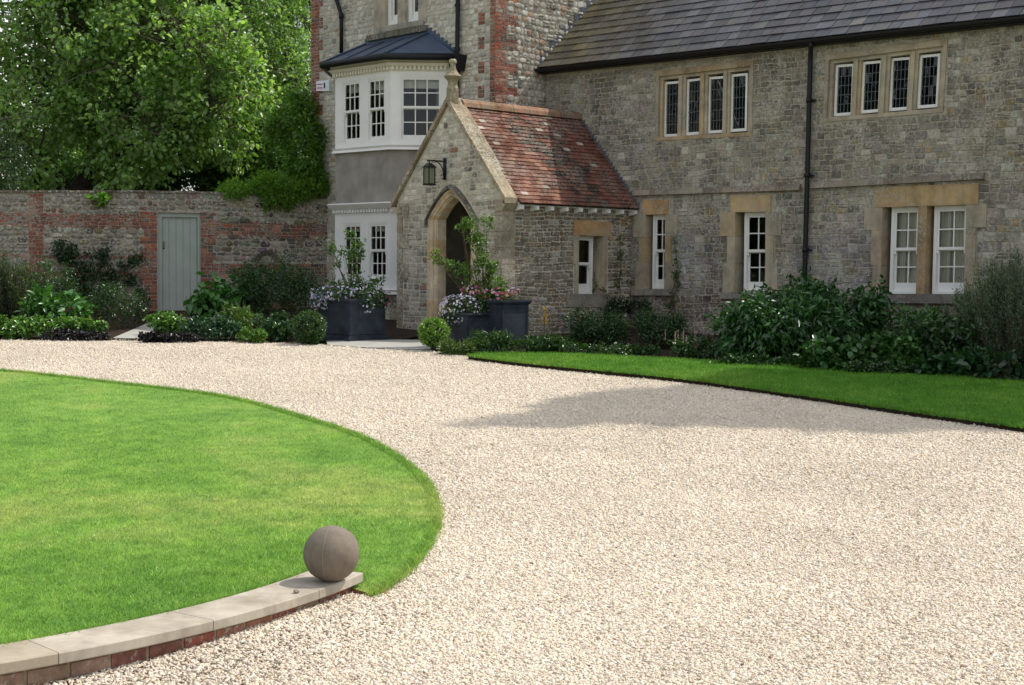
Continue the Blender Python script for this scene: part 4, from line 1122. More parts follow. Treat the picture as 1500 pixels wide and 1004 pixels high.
# ragged edge and longer grass by the wall
def along(P, dens, jitw):
    X = []; Y = []
    for (x0, y0), (x1, y1) in zip(P, P[1:]):
        n = int(math.hypot(x1 - x0, y1 - y0) * dens); t = NP.random(n); X.append(x0 + (x1 - x0) * t + NP.normal(0, jitw, n)); Y.append(y0 + (y1 - y0) * t + NP.normal(0, jitw, n))
    return np.concatenate(X), np.concatenate(Y)
X, Y = along(catmull(edge), 1300, .022); blades('grass', X, Y, lawn_z, .034, .005, 1.0)
X, Y = along(lo_e, 700, .03); blades('grass', X, Y, strip_z, .035, .008, 1.0, mat='blade2')
X, Y = along([(p.x, p.y) for p in [wp(a_end + sgn * k * .25 / Rf, CW + .03, 0) for k in range(-1, 33)]], 1500, .03); blades('grass', X, Y, lawn_z, .045, .005, .9)
X, Y = NP.normal(0, .07, 1500) + wp(a_end - sgn * .10 / Rf, .17, 0).x, NP.normal(0, .07, 1500) + wp(a_end - sgn * .10 / Rf, .17, 0).y
blades('grass', X, Y, lambda x, y: gz(x, y) + .02, .06, .005, .9)

# ---------------------------------------------------------------- retaining wall, ball
rw = thing('retaining_wall', 'low curved red brick retaining wall capped with pale stone slabs at the lawn edge', 'wall')
joints = [wall_ang(CP(*p)) for p in ((454.4, 862.5), (311.4, 908.5), (85, 956))]
th = .058; angs = [a_end] + joints + [joints[-1] + sgn * 1.0 / Rf * k for k in (1.1, 2.2, 3.3)]
for i in range(len(angs) - 1):
    a, b = angs[i], angs[i + 1]; mb = MB(); n = 10; e = .0025 / Rf * sgn
    col = [(.395, .355, .30), (.405, .365, .305), (.40, .36, .30), (.37, .32, .25), (.50, .45, .38), (.5, .45, .38)][i]
    R1 = []
    for k in range(n + 1):
        t = a + e + (b - e - a - e) * k / n; bv = .006
        R1.append([wp(t, bv, zc - th), wp(t, 0, zc - th + bv), wp(t, 0, zc - bv), wp(t, bv, zc), wp(t, CW - bv, zc), wp(t, CW, zc - bv), wp(t, CW, zc - th)])
    for k in range(n):
        for j in range(6): mb.face([R1[k][j], R1[k + 1][j], R1[k + 1][j + 1], R1[k][j + 1]], col)
        mb.face([R1[k][6], R1[k + 1][6], R1[k + 1][0], R1[k][0]], col)
    mb.face(R1[0], col); mb.face(R1[-1][::-1], col)
    mb.build('coping_stone', M['sand'], rw)
mb = MB(); FWl = lambda s, z, d: wp(a_end + sgn * s / Rf, .05 - d, z)
L_ = abs(angs[-1] - a_end) * Rf
n = 60
for k in range(n):
    s0, s1 = .03 + (L_ - .03) * k / n, .03 + (L_ - .03) * (k + 1) / n
    mb.face([FWl(s0, zc - .6, 0), FWl(s1, zc - .6, 0), FWl(s1, zc - th, 0), FWl(s0, zc - th, 0)], (.34, .28, .2)); mb.face([FWl(s0, zc - .6, -.2), FWl(s1, zc - .6, -.2), FWl(s1, zc - th, -.2), FWl(s0, zc - th, -.2)])
    mb.face([FWl(s0, zc - th, 0), FWl(s1, zc - th, 0), FWl(s1, zc - th, -.22), FWl(s0, zc - th, -.22)])
mb.face([FWl(.03, zc - .6, 0), FWl(.03, zc - th, 0), FWl(.03, zc - th, -.22), FWl(.03, zc - .6, -.22)])
z = zc - th - .012 - .075 * 5; row = 0
while z < zc - th - .02:
    s = -.1 * (row % 2) + .03
    while s < L_:
        a, b = max(s, .03) + .005, s + .215 - .005
        if b > a + .02:
            c_ = jit(random.choice([(.27, .085, .055), (.23, .075, .05), (.30, .13, .085), (.20, .085, .065), (.28, .19, .14)]), .15); p = random.uniform(.004, .01)
            mb.box8([FWl(a, z + .005, p), FWl(b, z + .005, p), FWl(b, z + .07, p), FWl(a, z + .07, p), FWl(a, z + .005, -.01), FWl(b, z + .005, -.01), FWl(b, z + .07, -.01), FWl(a, z + .07, -.01)], c_)
        s += .225
    z += .075; row += 1
mb.build('brickwork', M['brick'], rw)
# ball
bp = CP(485.5, 851); bd = (bp - CAM).length; br = 40.8 / PIX * (bp - CAM).dot(FW)
bc = hit(486, 808, bp, Vector((0, 1, 0))); print('ball r', br, 'centre', bc, 'base', bp)
bm = bmesh.new(); bmesh.ops.create_uvsphere(bm, u_segments=96, v_segments=64, radius=br)
mp = np.array([0, 0, 0])
me = bpy.data.meshes.new('stone_ball')
ax = Matrix.Rotation(R_(14), 3, 'Y') @ Matrix.Rotation(R_(90 + 15), 3, 'Z')
for v in bm.verts:   # cast seam
    n_ = v.co.normalized(); q = ax.inverted() @ n_
    if abs(q.x) < .03: v.co *= 1 + .02 * (1 - abs(q.x) / .03)
    v.co.z = max(v.co.z, -br * .985)
bm.to_mesh(me); bm.free(); me.polygons.foreach_set('use_smooth', np.ones(len(me.polygons), bool))
mt, nn_, b_ = newmat('cast_stone'); f = noise(nn_, 7, 6, .65)
c = ramp(nn_, f, [(.3, (.14, .115, .088)), (.7, (.215, .18, .14))])
tc = nn_.nodes.new('ShaderNodeTexCoord'); mpg = nn_.nodes.new('ShaderNodeMapping'); mpg.inputs['Scale'].default_value = (30, 30, 4); nn_.links.new(tc.outputs['Object'], mpg.inputs[0])
f2 = noise(nn_, 1.5, 4, .6, mpg.outputs[0]); c = mixc(nn_, 'MULTIPLY', 1, c, ramp(nn_, f2, [(.3, (.9, .88, .86)), (.7, (1.08, 1.06, 1.05))]))
nn_.links.new(c, b_.inputs['Base Color']); b_.inputs['Roughness'].default_value = .8; bump(nn_, b_, noise(nn_, 60, 8, .8), .7, .006)
me.materials.append(mt); ball = link(bpy.data.objects.new('stone_ball', me)); ball.location = (bp.x, bp.y, zc + br * .985)
sm = MB(); nv = Vector((-.20, -.98, 0)).normalized(); pts_ = [(nv * math.cos(t) + Z * math.sin(t)) * (br * 1.0) for t in np.linspace(-1.35, 2.6, 60)]
sm.tube(pts_, .0022, 6); sm.build('cast_seam', plain('seam_stone', (.23, .19, .155), .8), ball, True)
tag(ball, 'large smooth brown stone ball resting on the end of the pale coping', 'stone ball')
def rock(name, pos, r, col, label, cat, flat=.7):
    bm = bmesh.new(); bmesh.ops.create_icosphere(bm, subdivisions=2, radius=r)
    for v in bm.verts: v.co *= 1 + random.uniform(-.16, .16); v.co.z *= flat
    me = bpy.data.meshes.new(name); bm.to_mesh(me); bm.free(); me.materials.append(plain(name + '_surface', col, .85, .2, .2, 60))
    o = link(bpy.data.objects.new(name, me)); o.location = pos; tag(o, label, cat); return o
p = CP(434, 869); rock('pebble', (p.x, p.y, zc + .012), .018, (.30, .25, .2), 'single small brown pebble lying on the pale coping beside the ball', 'pebble')
p = ghit(562, 873); rock('pebble', (p.x, p.y, p.z + .02), .024, (.30, .17, .10), 'reddish brown pebble on the gravel by the end of the low wall', 'pebble')
for (px, py, col, r) in ((1331, 808, (.20, .03, .02), .016), (1041, 820, (.45, .2, .07), .014), (949, 877, (.25, .35, .08), .016), (1452, 875, (.4, .17, .06), .013), (903, 946, (.3, .03, .02), .012)):
    pass

for (px, py, col, r, lab) in ((1331, 808, (.20, .03, .02), .022, 'dark red fallen leaf on the open gravel at the right'), (1041, 820, (.55, .24, .06), .018, 'orange fallen leaf in the middle of the gravel drive'),
        (949, 877, (.25, .38, .08), .02, 'small bright green leaf lying on the near gravel'), (1452, 875, (.5, .2, .07), .017, 'small orange-brown leaf on the gravel near the right edge'), (903, 946, (.3, .03, .02), .015, 'small dark red leaf on the gravel at the bottom of the photo'), (571, 853, (.4, .04, .03), .02, 'bright red fallen leaf on the gravel at the lawn edge near the ball')):
    g_ = ghit(px, py); mb = MB(); L5 = [(0, -1, .1), (.55, -.2, .35), (.35, .5, .2), (0, 1.1, .5), (-.35, .5, .25), (-.55, -.2, .3)]
    mb.face([(x * r, y * r, z * r) for x, y, z in (L5[0], L5[1], L5[2], L5[3])]); mb.face([(x * r, y * r, z * r) for x, y, z in (L5[0], L5[3], L5[4], L5[5])])
    lf = mb.build('fallen_leaf', plain('fallen_leaf_surface', col, .6)); lf.location = (g_.x, g_.y, g_.z + .026); lf.rotation_euler = (0, 0, random.uniform(0, 6)); tag(lf, lab, 'leaf')
# ---------------------------------------------------------------- garden wall
wr_ = W3(onV(479, 350, TV)[0], TV, 0)
vpx = 7300; gd = Vector(((vpx - CX), PIX, 0)).normalized()      # direction, receding slightly to the right
if gd.x < 0: gd = -gd
gn = Vector((-gd.y, gd.x, 0)); gn = gn if gn.y < 0 else -gn        # towards the camera
def Wg(s, z, d): return Vector((wr_.x, wr_.y, 0)) - gd * s + Z * z + gn * d
def gw(px, py):
    p = hit(px, py, Wg(0, 0, 0), gn); return -(p - Wg(0, 0, 0)).dot(gd), p.z
wallt = thing('garden_wall', 'old brick and flint garden wall with a painted plank door', 'wall')
sd0, zd1 = gw(294.5, 312.5); sd1, zd0 = gw(231.5, 462); ztop = gw(250, 287)[1]; SLf = 17
print('garden wall door', sd0, sd1, zd0, zd1, ztop)
topf = lambda s: ztop + .06 * math.sin(s * .5)
backing('wall_core', Wg, -.4, SLf, .6, topf, [(sd0, sd1, zd0 - 2, zd1)], .4, M['mortar'], wallt)
Zp = lambda y: gw(200, y)[1]
s_pl0, s_pl1 = gw(65, 330)[0], gw(42, 330)[0]; s_q0 = gw(312, 330)[0]; s_q1 = gw(210, 330)[0]
def isbrick(s, z):
    if s_pl0 < s < s_pl1: return True
    if sd0 - (0.26 + (.07 if int(z / .15) % 2 else 0)) < s < sd0: return z < zd1 + .02
    if sd1 < s < sd1 + .28 + (.07 if int(z / .15) % 2 else 0): return z < zd1 + .02
    if s >= sd1: return Zp(334) < z < Zp(317) or Zp(382) < z < Zp(372) or Zp(410) < z < Zp(398) or z < Zp(440)
    return Zp(345) < z < Zp(322) or Zp(404) < z < Zp(386) or z < Zp(440)
indoor = lambda s, z: sd0 < s < sd1 and z < zd1
FL = pal_of((5, (.26, .24, .19)), (3, (.20, .19, .16)), (1.6, (.36, .34, .28)), (2, (.12, .11, .10)), (1.2, (.24, .20, .11)))
GR = pal_of((5, (.215, .20, .17)), (2, (.31, .29, .25)), (2, (.16, .12, .085)), (1.6, (.23, .11, .075)))
def flp(s, z):
    c = (GR if s > sd1 and z > Zp(318) else FL)(s, z)
    if s < 3.0 and random.random() < .55: c = tuple(x * random.uniform(.4, .75) for x in c)      # black weathering by the house
    return c
mb = MB(); stones(mb, Wg, -.1, SLf, .9, ztop + .1, lambda s, z: z < topf(s) - .03 and not isbrick(s, z) and not indoor(s, z), (.08, .15), (.10, .24), flp, prot=(.01, .035), gap=.022, rnd=.035, jj=.018)
mb.build('flint_panels', M['tstone'], wallt)
mb = MB(); DB = lambda s, z: (jit((.20, .085, .06), .2) if random.random() < (.55 if s < 3.5 else .3) else (jit((.10, .075, .06), .2) if s < 3.2 and random.random() < .3 else BRICK(s, z)))
stones(mb, Wg, -.1, SLf, .9, ztop + .1, lambda s, z: z < topf(s) - .03 and isbrick(s, z) and not indoor(s, z), (.077, .077), (.11, .23), DB, prot=(.008, .014), gap=.012, rnd=.006, jj=.004, half=0, warp=.008)
mb.build('brick_bands', M['brick'], wallt)
mb = MB(); n = 40
for k in range(n):
    s0, s1 = -.2 + (SLf + .2) * k / n, -.2 + (SLf + .2) * (k + 1) / n - .006; c_ = jit((.13, .11, .085), .25); j = random.uniform(-.008, .008)
    P = lambda s, z, d: Wg(s, topf(s) + z + j, d)
    mb.box8([P(s0, 0, .05), P(s1, 0, .05), P(s1, .045, .04), P(s0, .045, .04), P(s0, 0, -.44), P(s1, 0, -.44), P(s1, .045, -.42), P(s0, .045, -.42)], c_)
mb.build('wall_coping', M['pstone'], wallt)
# small arched niche stone
mb = MB(); ns, nz = gw(391, 385)
for k in range(9):
    a, b = math.pi * k / 9, math.pi * (k + 1) / 9 - .03
    P = lambda r, t, d: Wg(ns + math.cos(t) * r, nz + math.sin(t) * r, d)
    mb.box8([P(.17, a, .045), P(.17, b, .045), P(.27, b, .045), P(.27, a, .045), P(.17, a, 0), P(.17, b, 0), P(.27, b, 0), P(.27, a, 0)], jit((.12, .10, .08), .2))
mb.face([Wg(ns + math.cos(math.pi * k / 10) * .15, nz + math.sin(math.pi * k / 10) * .15, .036) for k in range(11)], (.33, .31, .25))
mb.build('arched_niche', M['pstone'], wallt)
# door
dw = sd1 - sd0; fr_ = MB(); c = (1, 1, 1)
def db(mb, s0, s1, z0, z1, d0, d1): mb.box8([Wg(s1, z0, d1), Wg(s0, z0, d1), Wg(s0, z1, d1), Wg(s1, z1, d1), Wg(s1, z0, d0), Wg(s0, z0, d0), Wg(s0, z1, d0), Wg(s1, z1, d0)])
db(fr_, sd0, sd0 + .07, zd0 - .2, zd1, -.16, -.05); db(fr_, sd1 - .09, sd1, zd0 - .2, zd1, -.16, -.05); db(fr_, sd0 + .07, sd1 - .09, zd1 - .09, zd1, -.16, -.052)
fr_.build('door_frame', M['door'], wallt)
dd = MB(); nb = 5; x0, x1 = sd0 + .073, sd1 - .093
for k in range(nb): db(dd, x0 + (x1 - x0) * k / nb + .007, x0 + (x1 - x0) * (k + 1) / nb - .007, zd0 + .02, zd1 - .095, -.15, -.105)
db(dd, x0, x1, zd0 + .02, zd1 - .095, -.148, -.118); db(dd, x0, x1, zd0 + .0, zd0 + .19, -.14, -.085)
door = dd.build('garden_door', M['door'], wallt)
hd = MB(); hs, hz = gw(240.5, 358); hd.tube([Wg(hs, hz + .06, -.09), Wg(hs, hz + .05, -.05), Wg(hs, hz - .04, -.05), Wg(hs, hz - .05, -.09)], .009, 8)
hd.tube([Wg(hs, hz - .085, -.105), Wg(hs, hz - .085, -.095)], .02, 10); hd.build('door_handle', M['black'], door)
mb = MB(); db(mb, sd0 - .02, sd1 + .02, zd0 - .12, zd0 - .01, -.3, .05); mb.build('doorstep', M['paving'], wallt)

# ---------------------------------------------------------------- lantern and alarm box
ln = thing('wall_lantern', 'black iron lantern hanging from a scrolled bracket above the porch arch', 'lantern')
dl = .0
def LP_(px, py, d=0): a, z = onV(px, py, 0); return a, z
bu_, bz_ = LP_(653.5, 232); bu2, bz2 = LP_(653.5, 264); mb = MB()
mb.box8([FP(bu_ - .03, bz2, .045), FP(bu_ + .03, bz2, .045), FP(bu_ + .03, bz_, .045), FP(bu_ - .03, bz_, .045), FP(bu_ - .03, bz2, .02), FP(bu_ + .03, bz2, .02), FP(bu_ + .03, bz_, .02), FP(bu_ - .03, bz_, .02)])
reach = (653.5 - 629) / 60.0
tipp = hit(629, 237.5, FP(bu_, 0, 0), Ux); rr_ = -(UVz(tipp)[1]); print('lantern reach', rr_, reach)
rr_ = min(max(rr_, .3), .5)
B0 = FP(bu_, bz_ - .06, .04); arm = [B0, FP(bu_, bz_ - .06, rr_ + .05)]
mb.tube(arm, .013, 8)
mb.tube([FP(bu_, bz_ - .06 - .26 + .26 * math.sin(t), .05 + .26 * (1 - math.cos(t))) for t in np.linspace(0, math.pi / 2, 9)], .010, 8)
mb.tube([FP(bu_, bz2 + .06 + .035 * math.sin(t), .085 + .035 * math.cos(t)) for t in np.linspace(0, 5.2, 12)], .007, 6)
mb.build('bracket', M['black'], ln, True)
lc = FP(bu_, bz_ - .06, rr_); mb = MB(); g = MB(); top = lc.z - .13; bot = top - .28
hwl = .07
for sx in (-1, 1):
    for sy in (-1, 1): p = lc + Ux * sx * hwl + Vx * sy * hwl; mb.tube([Vector((p.x, p.y, bot)), Vector((p.x, p.y, top))], .011, 6)
def rng_(z, h_): return [Vector((lc.x, lc.y, z)) + Ux * a * h_ + Vx * b * h_ for a, b in ((-1, -1), (1, -1), (1, 1), (-1, 1))]
for z0, z1, h0_, h1_ in ((bot - .03, bot, hwl + .012, hwl + .012), (top, top + .02, hwl + .02, hwl + .02), (top + .02, top + .08, hwl + .012, .03)):
    A, B = rng_(z0, h0_), rng_(z1, h1_)
    for k in range(4): mb.face([A[k], A[(k + 1) % 4], B[(k + 1) % 4], B[k]])
    mb.face(A[::-1]); mb.face(B)
mb.tube([Vector((lc.x, lc.y, top + .07)), Vector((lc.x, lc.y, lc.z - .01))], .012, 8)
mb.build('lantern_frame', M['black'], ln)
A, B = rng_(bot, hwl - .004), rng_(top, hwl - .004)
for k in range(4): g.face([A[k], A[(k + 1) % 4], B[(k + 1) % 4], B[k]])
mt, nn_, b_ = newmat('old_lantern_glass'); b_.inputs['Base Color'].default_value = (.22, .25, .16, 1); b_.inputs['Roughness'].default_value = .25; b_.inputs['Transmission Weight'].default_value = .3
g.build('lantern_glass', mt, ln)
ab = thing('alarm_box', 'white alarm box with red writing on the tower corner above the climber', 'alarm box')
q = quadV([(467, 119.5), (485.5, 118), (486, 134), (467, 134)], TV); mb = MB(); q.box(mb, 0, q.w, 0, q.h, 0, .07); mb.build('case', M['plastic'], ab)
mb = MB(); q.box(mb, q.w * .60, q.w * .70, q.h * .25, q.h * .78, .07, .075); mb.build('sounder_slot', M['black'], ab)
mb = MB()
for z0 in (.60, .24):
    mb = MB()
    x = .06
    while x < .50:
        ww = random.uniform(.03, .06); hh = random.uniform(.09, .13); q.box(mb, q.w * x, q.w * (x + ww), q.h * z0, q.h * (z0 + hh), .07, .073); x += ww + .012
    mb.build('lettering', M['ink'], ab)

# ================================================================ foliage
def leafmesh(name, P, D, Nn, length, width, C, mat, parent=None, fold=.25, shape='kite', mid=.45):
    """P base points, D directions, Nn normals (n,3)"""
    n = len(P); D = D / np.linalg.norm(D, axis=1)[:, None]; S = np.cross(D, Nn); S /= (np.linalg.norm(S, axis=1)[:, None] + 1e-9); Nn = np.cross(S, D)
    L = (length * NP.uniform(.65, 1.25, n))[:, None]; W_ = (width * NP.uniform(.7, 1.2, n))[:, None] / 2
    tip = P + D * L - Nn * L * NP.uniform(.0, .25, (n, 1))
    if shape == 'kite':
        m1 = P + D * L * mid + S * W_ + Nn * W_ * fold; m2 = P + D * L * mid - S * W_ + Nn * W_ * fold
        V = np.stack([P, m1, tip, m2], 1).reshape(-1, 3); F = np.array([[0, 1, 2], [0, 2, 3]]); k = 4
    else:       # round: six points
        a1 = P + D * L * .25 + S * W_ * .85 + Nn * W_ * fold; a2 = P + D * L * .7 + S * W_ * .8 + Nn * W_ * fold
        b1 = P + D * L * .25 - S * W_ * .85 + Nn * W_ * fold; b2 = P + D * L * .7 - S * W_ * .8 + Nn * W_ * fold
        V = np.stack([P, a1, a2, tip, b2, b1], 1).reshape(-1, 3); F = np.array([[0, 1, 2], [0, 2, 3], [0, 3, 4], [0, 4, 5]]); k = 6
    nf = len(F); F = (F[None] + (np.arange(n) * k)[:, None, None]).reshape(-1, 3)
    return npmesh(name, V, F, np.repeat(C, nf, axis=0), mat, parent)
def unit(n): q = NP.normal(size=(n, 3)); return q / np.linalg.norm(q, axis=1)[:, None]
def cols(n, cs, var=.22, clump=None):
    cs = np.array(cs); c = cs[NP.integers(0, len(cs), n)] * NP.uniform(1 - var, 1 + var, (n, 1)) * NP.uniform(.93, 1.07, (n, 3))
    if clump is not None: c = c * clump[:, None]
    return c.clip(0, .95)
def clusters(blobs, nc, per, cr, shell=.55, flat=1.0):
    """blobs: (cx,cy,cz,rx,ry,rz). returns leaf points, outward dirs, cluster tone"""
    vol = np.array([b[3] * b[4] * b[5] for b in blobs]) ** .7; k = NP.choice(len(blobs), nc, p=vol / vol.sum()); B = np.array(blobs)[k]
    r = NP.uniform(shell, 1.0, (nc, 1)); u = unit(nc); c = B[:, :3] + u * r * B[:, 3:]
    out = (u / B[:, 3:]); out /= np.linalg.norm(out, axis=1)[:, None]
    n = nc * per; ci = np.repeat(np.arange(nc), per); cs = cr * NP.uniform(.6, 1.35, nc)
    q = unit(n) * (NP.random((n, 1)) ** .45) * cs[ci][:, None]; q[:, 2] *= flat
    tone = NP.uniform(.78, 1.22, nc)[ci]
    return c[ci] + q, out[ci], tone, c
def foliage(name, blobs, nc, per, cr, ll, lw, cs, mat='leaf', parent=None, up=.6, droop=.25, shell=.55, shape='kite', var=.22, keep=None, zmin=None, flat=1, outw=.6):
    P, O, tone, c = clusters(blobs, nc, per, cr, shell, flat)
    if keep is not None: k = keep(P); P, O, tone = P[k], O[k], tone[k]
    if zmin is not None:
        k = P[:, 2] > zmin(P); P, O, tone = P[k], O[k], tone[k]
    n = len(P); D = unit(n) + O * outw; D[:, 2] -= droop; Nn = unit(n) * .75 + O * .35; Nn[:, 2] += up
    return leafmesh(name, P, D, Nn, ll, lw, cols(n, cs, var, tone), M[mat], parent, shape=shape), c
def zground(m_=.0): return lambda P: np.where(P[:, 1] > 46, SL * 46, SL * P[:, 1]) + m_

GREEN = [(.045, .105, .018), (.06, .13, .02), (.035, .085, .016)]
def limb(mb, p, q, r0, r1, bend=.12, n=6, seg=7):
    p, q = Vector(p), Vector(q); d = (q - p).length; o = Vector((random.uniform(-1, 1), random.uniform(-1, 1), random.uniform(-.3, 1))) * d * bend
    path = [p.lerp(q, t) + o * math.sin(math.pi * t) for t in np.linspace(0, 1, n)]
    mb.tube(path, [r0 + (r1 - r0) * t for t in np.linspace(0, 1, n)], seg); return path
def tree(name, label, base, trunks, blobs, nc, per, cr, ll, lw, cs, group=None, nb=70, cat='tree', mat='leaf', shape='kite', shell=.5, keep=None, tr=.28, up=.6, droop=.3, twigs=True):
    t = thing(name, label, cat, group); t.location = base; t_inv = Vector(base)
    mb = MB(); tw_ = MB(); ends = []
    for path, r0, r1 in trunks:
        n = len(path); mb.tube(path, list(np.linspace(r0, r1, n)), 10); ends += [Vector(p) for p in path[n // 2:]]
    fo, cc_ = foliage('crown', blobs, nc, per, cr, ll, lw, cs, mat, None, up=up, droop=droop, shell=shell, shape=shape, keep=keep)
    idx = NP.choice(len(cc_), min(nb, len(cc_)), replace=False)
    for i in idx:
        q = Vector(cc_[i]); e = min(ends, key=lambda a: (a - q).length + random.uniform(0, .8)); pth = limb(tw_, e, q, .045 * tr / .28, .010, .16, 6, 5)
        if twigs:
            for _ in range(3):
                s_ = pth[random.randint(2, 5)]; limb(tw_, s_, s_ + Vector((random.gauss(0, .6), random.gauss(-.25, .5), random.gauss(.1, .4))), .016, .006, .15, 4, 4)
    tr_ = mb.build('trunk', M['bark'], None)
    br_ = tw_.build('branches', M['branch'] if twigs else M['bark'], None)
    for o in (fo, tr_, br_): o.parent = t; o.matrix_parent_inverse = Matrix.Translation(-t_inv)
    return t
def at(px, py, D):
    d = ray(px, py); return CAM + d * (D / d.y)
# lime-leaved tree behind the garden wall
D0 = 37.0
def keepA(P):   # thin the left edge so that the sky shows through
    px = CX + PIX * P[:, 0] / P[:, 1]; return ~((px < 62) & (NP.random(len(P)) < .4))
b_ = at(112, 400, D0)
tr1 = [[at(100, 330, D0), at(98, 285, D0), at(82, 255, D0), at(58, 225, D0 - .4), at(20, 214, D0 - 1), at(-40, 222, D0 - 1.5)],
       [at(105, 330, D0), at(112, 280, D0), at(132, 250, D0), at(138, 200, D0 + .3), at(128, 140, D0 + .5), at(140, 60, D0 + .8), at(150, -20, D0 + 1)],
       [at(132, 250, D0), at(190, 215, D0), at(250, 200, D0 - .5), at(300, 160, D0 - .6)], [at(138, 200, D0 + .3), at(200, 130, D0), at(260, 70, D0)]]
def blob(px, py, D, rx, ry, rz): p = at(px, py, D); return (p.x, p.y, p.z, rx, ry, rz)
tree('lime_tree', 'big spreading tree with pale green leaves and forked dark trunk behind the garden wall', (b_.x, b_.y, gz(0, D0)),
     [(tr1[0], .22, .07), (tr1[1], .24, .05), (tr1[2], .10, .03), (tr1[3], .08, .03)],
     [blob(130, 40, 37, 2.6, 2.4, 2.2), blob(250, 90, 37, 2.2, 2.2, 2.0), blob(60, 160, 36.5, 1.5, 1.8, 1.2), blob(210, 190, 36.5, 1.9, 1.6, 1.1), blob(30, 40, 37.5, 1.6, 2, 2.0), blob(150, -80, 38, 3.2, 3, 1.8), blob(320, 150, 37, 1.5, 1.7, 1.6), blob(25, 245, 36, 1.1, 1.2, .6), blob(185, 250, 36, 1.2, 1.2, .5)],
     1250, 34, .40, .135, .11, [(.18, .30, .08), (.23, .37, .11), (.13, .235, .06), (.29, .42, .17)], keep=keepA, nb=260, shape='round', up=.8, droop=.5)
b_ = at(350, 400, 41)
tree('garden_tree', 'dense green tree of tangled twigs behind the wall, close to the tower climber', (b_.x, b_.y, gz(0, 41)),
     [([at(350, 350, 41), at(352, 250, 41), at(340, 150, 41), at(330, 60, 41), at(335, -40, 41)], .2, .05), ([at(352, 250, 41), at(400, 180, 41), at(430, 120, 41)], .1, .04)],
     [blob(340, 60, 41, 2.4, 2.2, 2.4), blob(390, 150, 40.5, 1.7, 1.8, 1.8), blob(300, 200, 40.5, 2.2, 1.8, 1.3), blob(350, -60, 42, 3, 3, 2), blob(420, 220, 40, 1.3, 1.5, 1.2), blob(240, 20, 42, 2.4, 2.2, 2.6)],
     1050, 34, .40, .125, .09, [(.15, .26, .075), (.20, .33, .10), (.11, .20, .06), (.26, .38, .16)], nb=220, shape='round', up=.8, droop=.5)
b_ = at(425, 400, 48)
tree('conifer', 'feathery yellow-green conifer rising beside the tower corner', (b_.x, b_.y, gz(0, 48)),
     [([at(425, 380, 48), at(425, 200, 48), at(425, 0, 48), at(425, -120, 48)], .22, .06)],
     [blob(425, 110, 48, 1.7, 1.8, 2.2), blob(420, 20, 48, 1.8, 1.8, 2.2), blob(400, -60, 48, 1.8, 1.8, 2), blob(450, 60, 49, 1.6, 1.6, 3)],
     420, 60, .36, .16, .035, [(.085, .14, .03), (.065, .12, .025), (.11, .165, .04)], nb=40, up=.2, droop=.1)
b_ = at(60, 400, 52)
tree('background_tree', 'dark leafy tree far behind, filling the gap left of the forked trunk', (b_.x, b_.y, gz(0, 52)),
     [([at(90, 380, 52), at(90, 200, 52), at(85, 120, 52)], .25, .08)],
     [blob(90, 210, 52, 2.6, 2.2, 1.8), blob(-10, 180, 51, 2.2, 1.8, 1.6), blob(40, 260, 50, 3.0, 1.6, 1.2), blob(150, 250, 50, 3.0, 1.6, 1.4), blob(190, 120, 53, 3.6, 2.4, 3.6), blob(20, 250, 50, 2.4, 2, 1.2), blob(300, 100, 54, 3.4, 2.4, 4)],
     900, 45, .55, .15, .11, [(.09, .18, .04), (.12, .22, .05)], nb=50, shape='round')
b_ = at(-30, 400, 33)
tree('yew_tree', 'dark evergreen overhanging the far left end of the garden wall', (b_.x, b_.y, gz(0, 33)),
     [([at(-25, 440, 32.5), at(-20, 330, 32.5), at(-18, 240, 32.5)], .2, .07)],
     [blob(-10, 300, 31.6, .75, .9, .9), blob(-30, 240, 32.6, 1.1, 1.1, 1.1), blob(-15, 380, 31.2, .5, .6, .8)],
     240, 60, .25, .07, .03, [(.02, .05, .012), (.03, .07, .014)], mat='leafd', nb=30, twigs=False)
# undergrowth seen over the wall
h_ = thing('laurel_hedge', 'bright leafy hedge growing behind the wall beneath the forked tree', 'hedge')
bl = [blob(x, 268 + (x % 3) * 4, 39.5, 1.0, .8, .75) for x in range(-40, 470, 42)]
foliage('foliage', bl, 520, 55, .32, .12, .085, [(.08, .16, .035), (.11, .2, .045), (.06, .12, .03)], parent=h_, shape='round', up=.7)
mb = MB()
for b in bl: limb(mb, (b[0], b[1], gz(0, 39)), (b[0], b[1], b[2]), .05, .02)
mb.build('stems', M['bark'], h_)

# unseen tree added behind the wing, crown laid out to shade side lawn and drive
b_ = (17.6, 27.0, gz(0, 27)); TB = []
for (tx, ty, z, rx, ry, rz) in ((5.2, 18.7, 19.2, 2.6, 1.7, 1.0), (3.3, 18.3, 18.4, 1.3, 1.3, .7), (2.2, 17.3, 18.0, 1.1, 1.0, .5), (1.25, 17.0, 17.6, 1.0, 1.0, .4), (.35, 16.3, 17.4, .6, .35, .3), (1.5, 18.0, 17.6, .7, .8, .3), (2.6, 16.7, 17.8, .9, .75, .4), (3.7, 16.7, 17.8, .9, .8, .4), (4.8, 16.6, 18.2, .9, .8, .4), (6.8, 17.2, 18.6, 2.2, 1.6, .8), (4.6, 17.6, 18.0, 1.6, .9, .4), (3.0, 19.3, 18.0, .7, .5, .3), (8.2, 19.0, 20.0, 2.6, 2.2, 1.4), (3.9, 20.2, 18.0, 1.0, .7, .5), (1.9, 18.5, 18.2, .7, .7, .4)):
    k = (z - SL * ty); TB.append((tx + .622 * k, ty + .321 * k, z, rx, ry, rz))
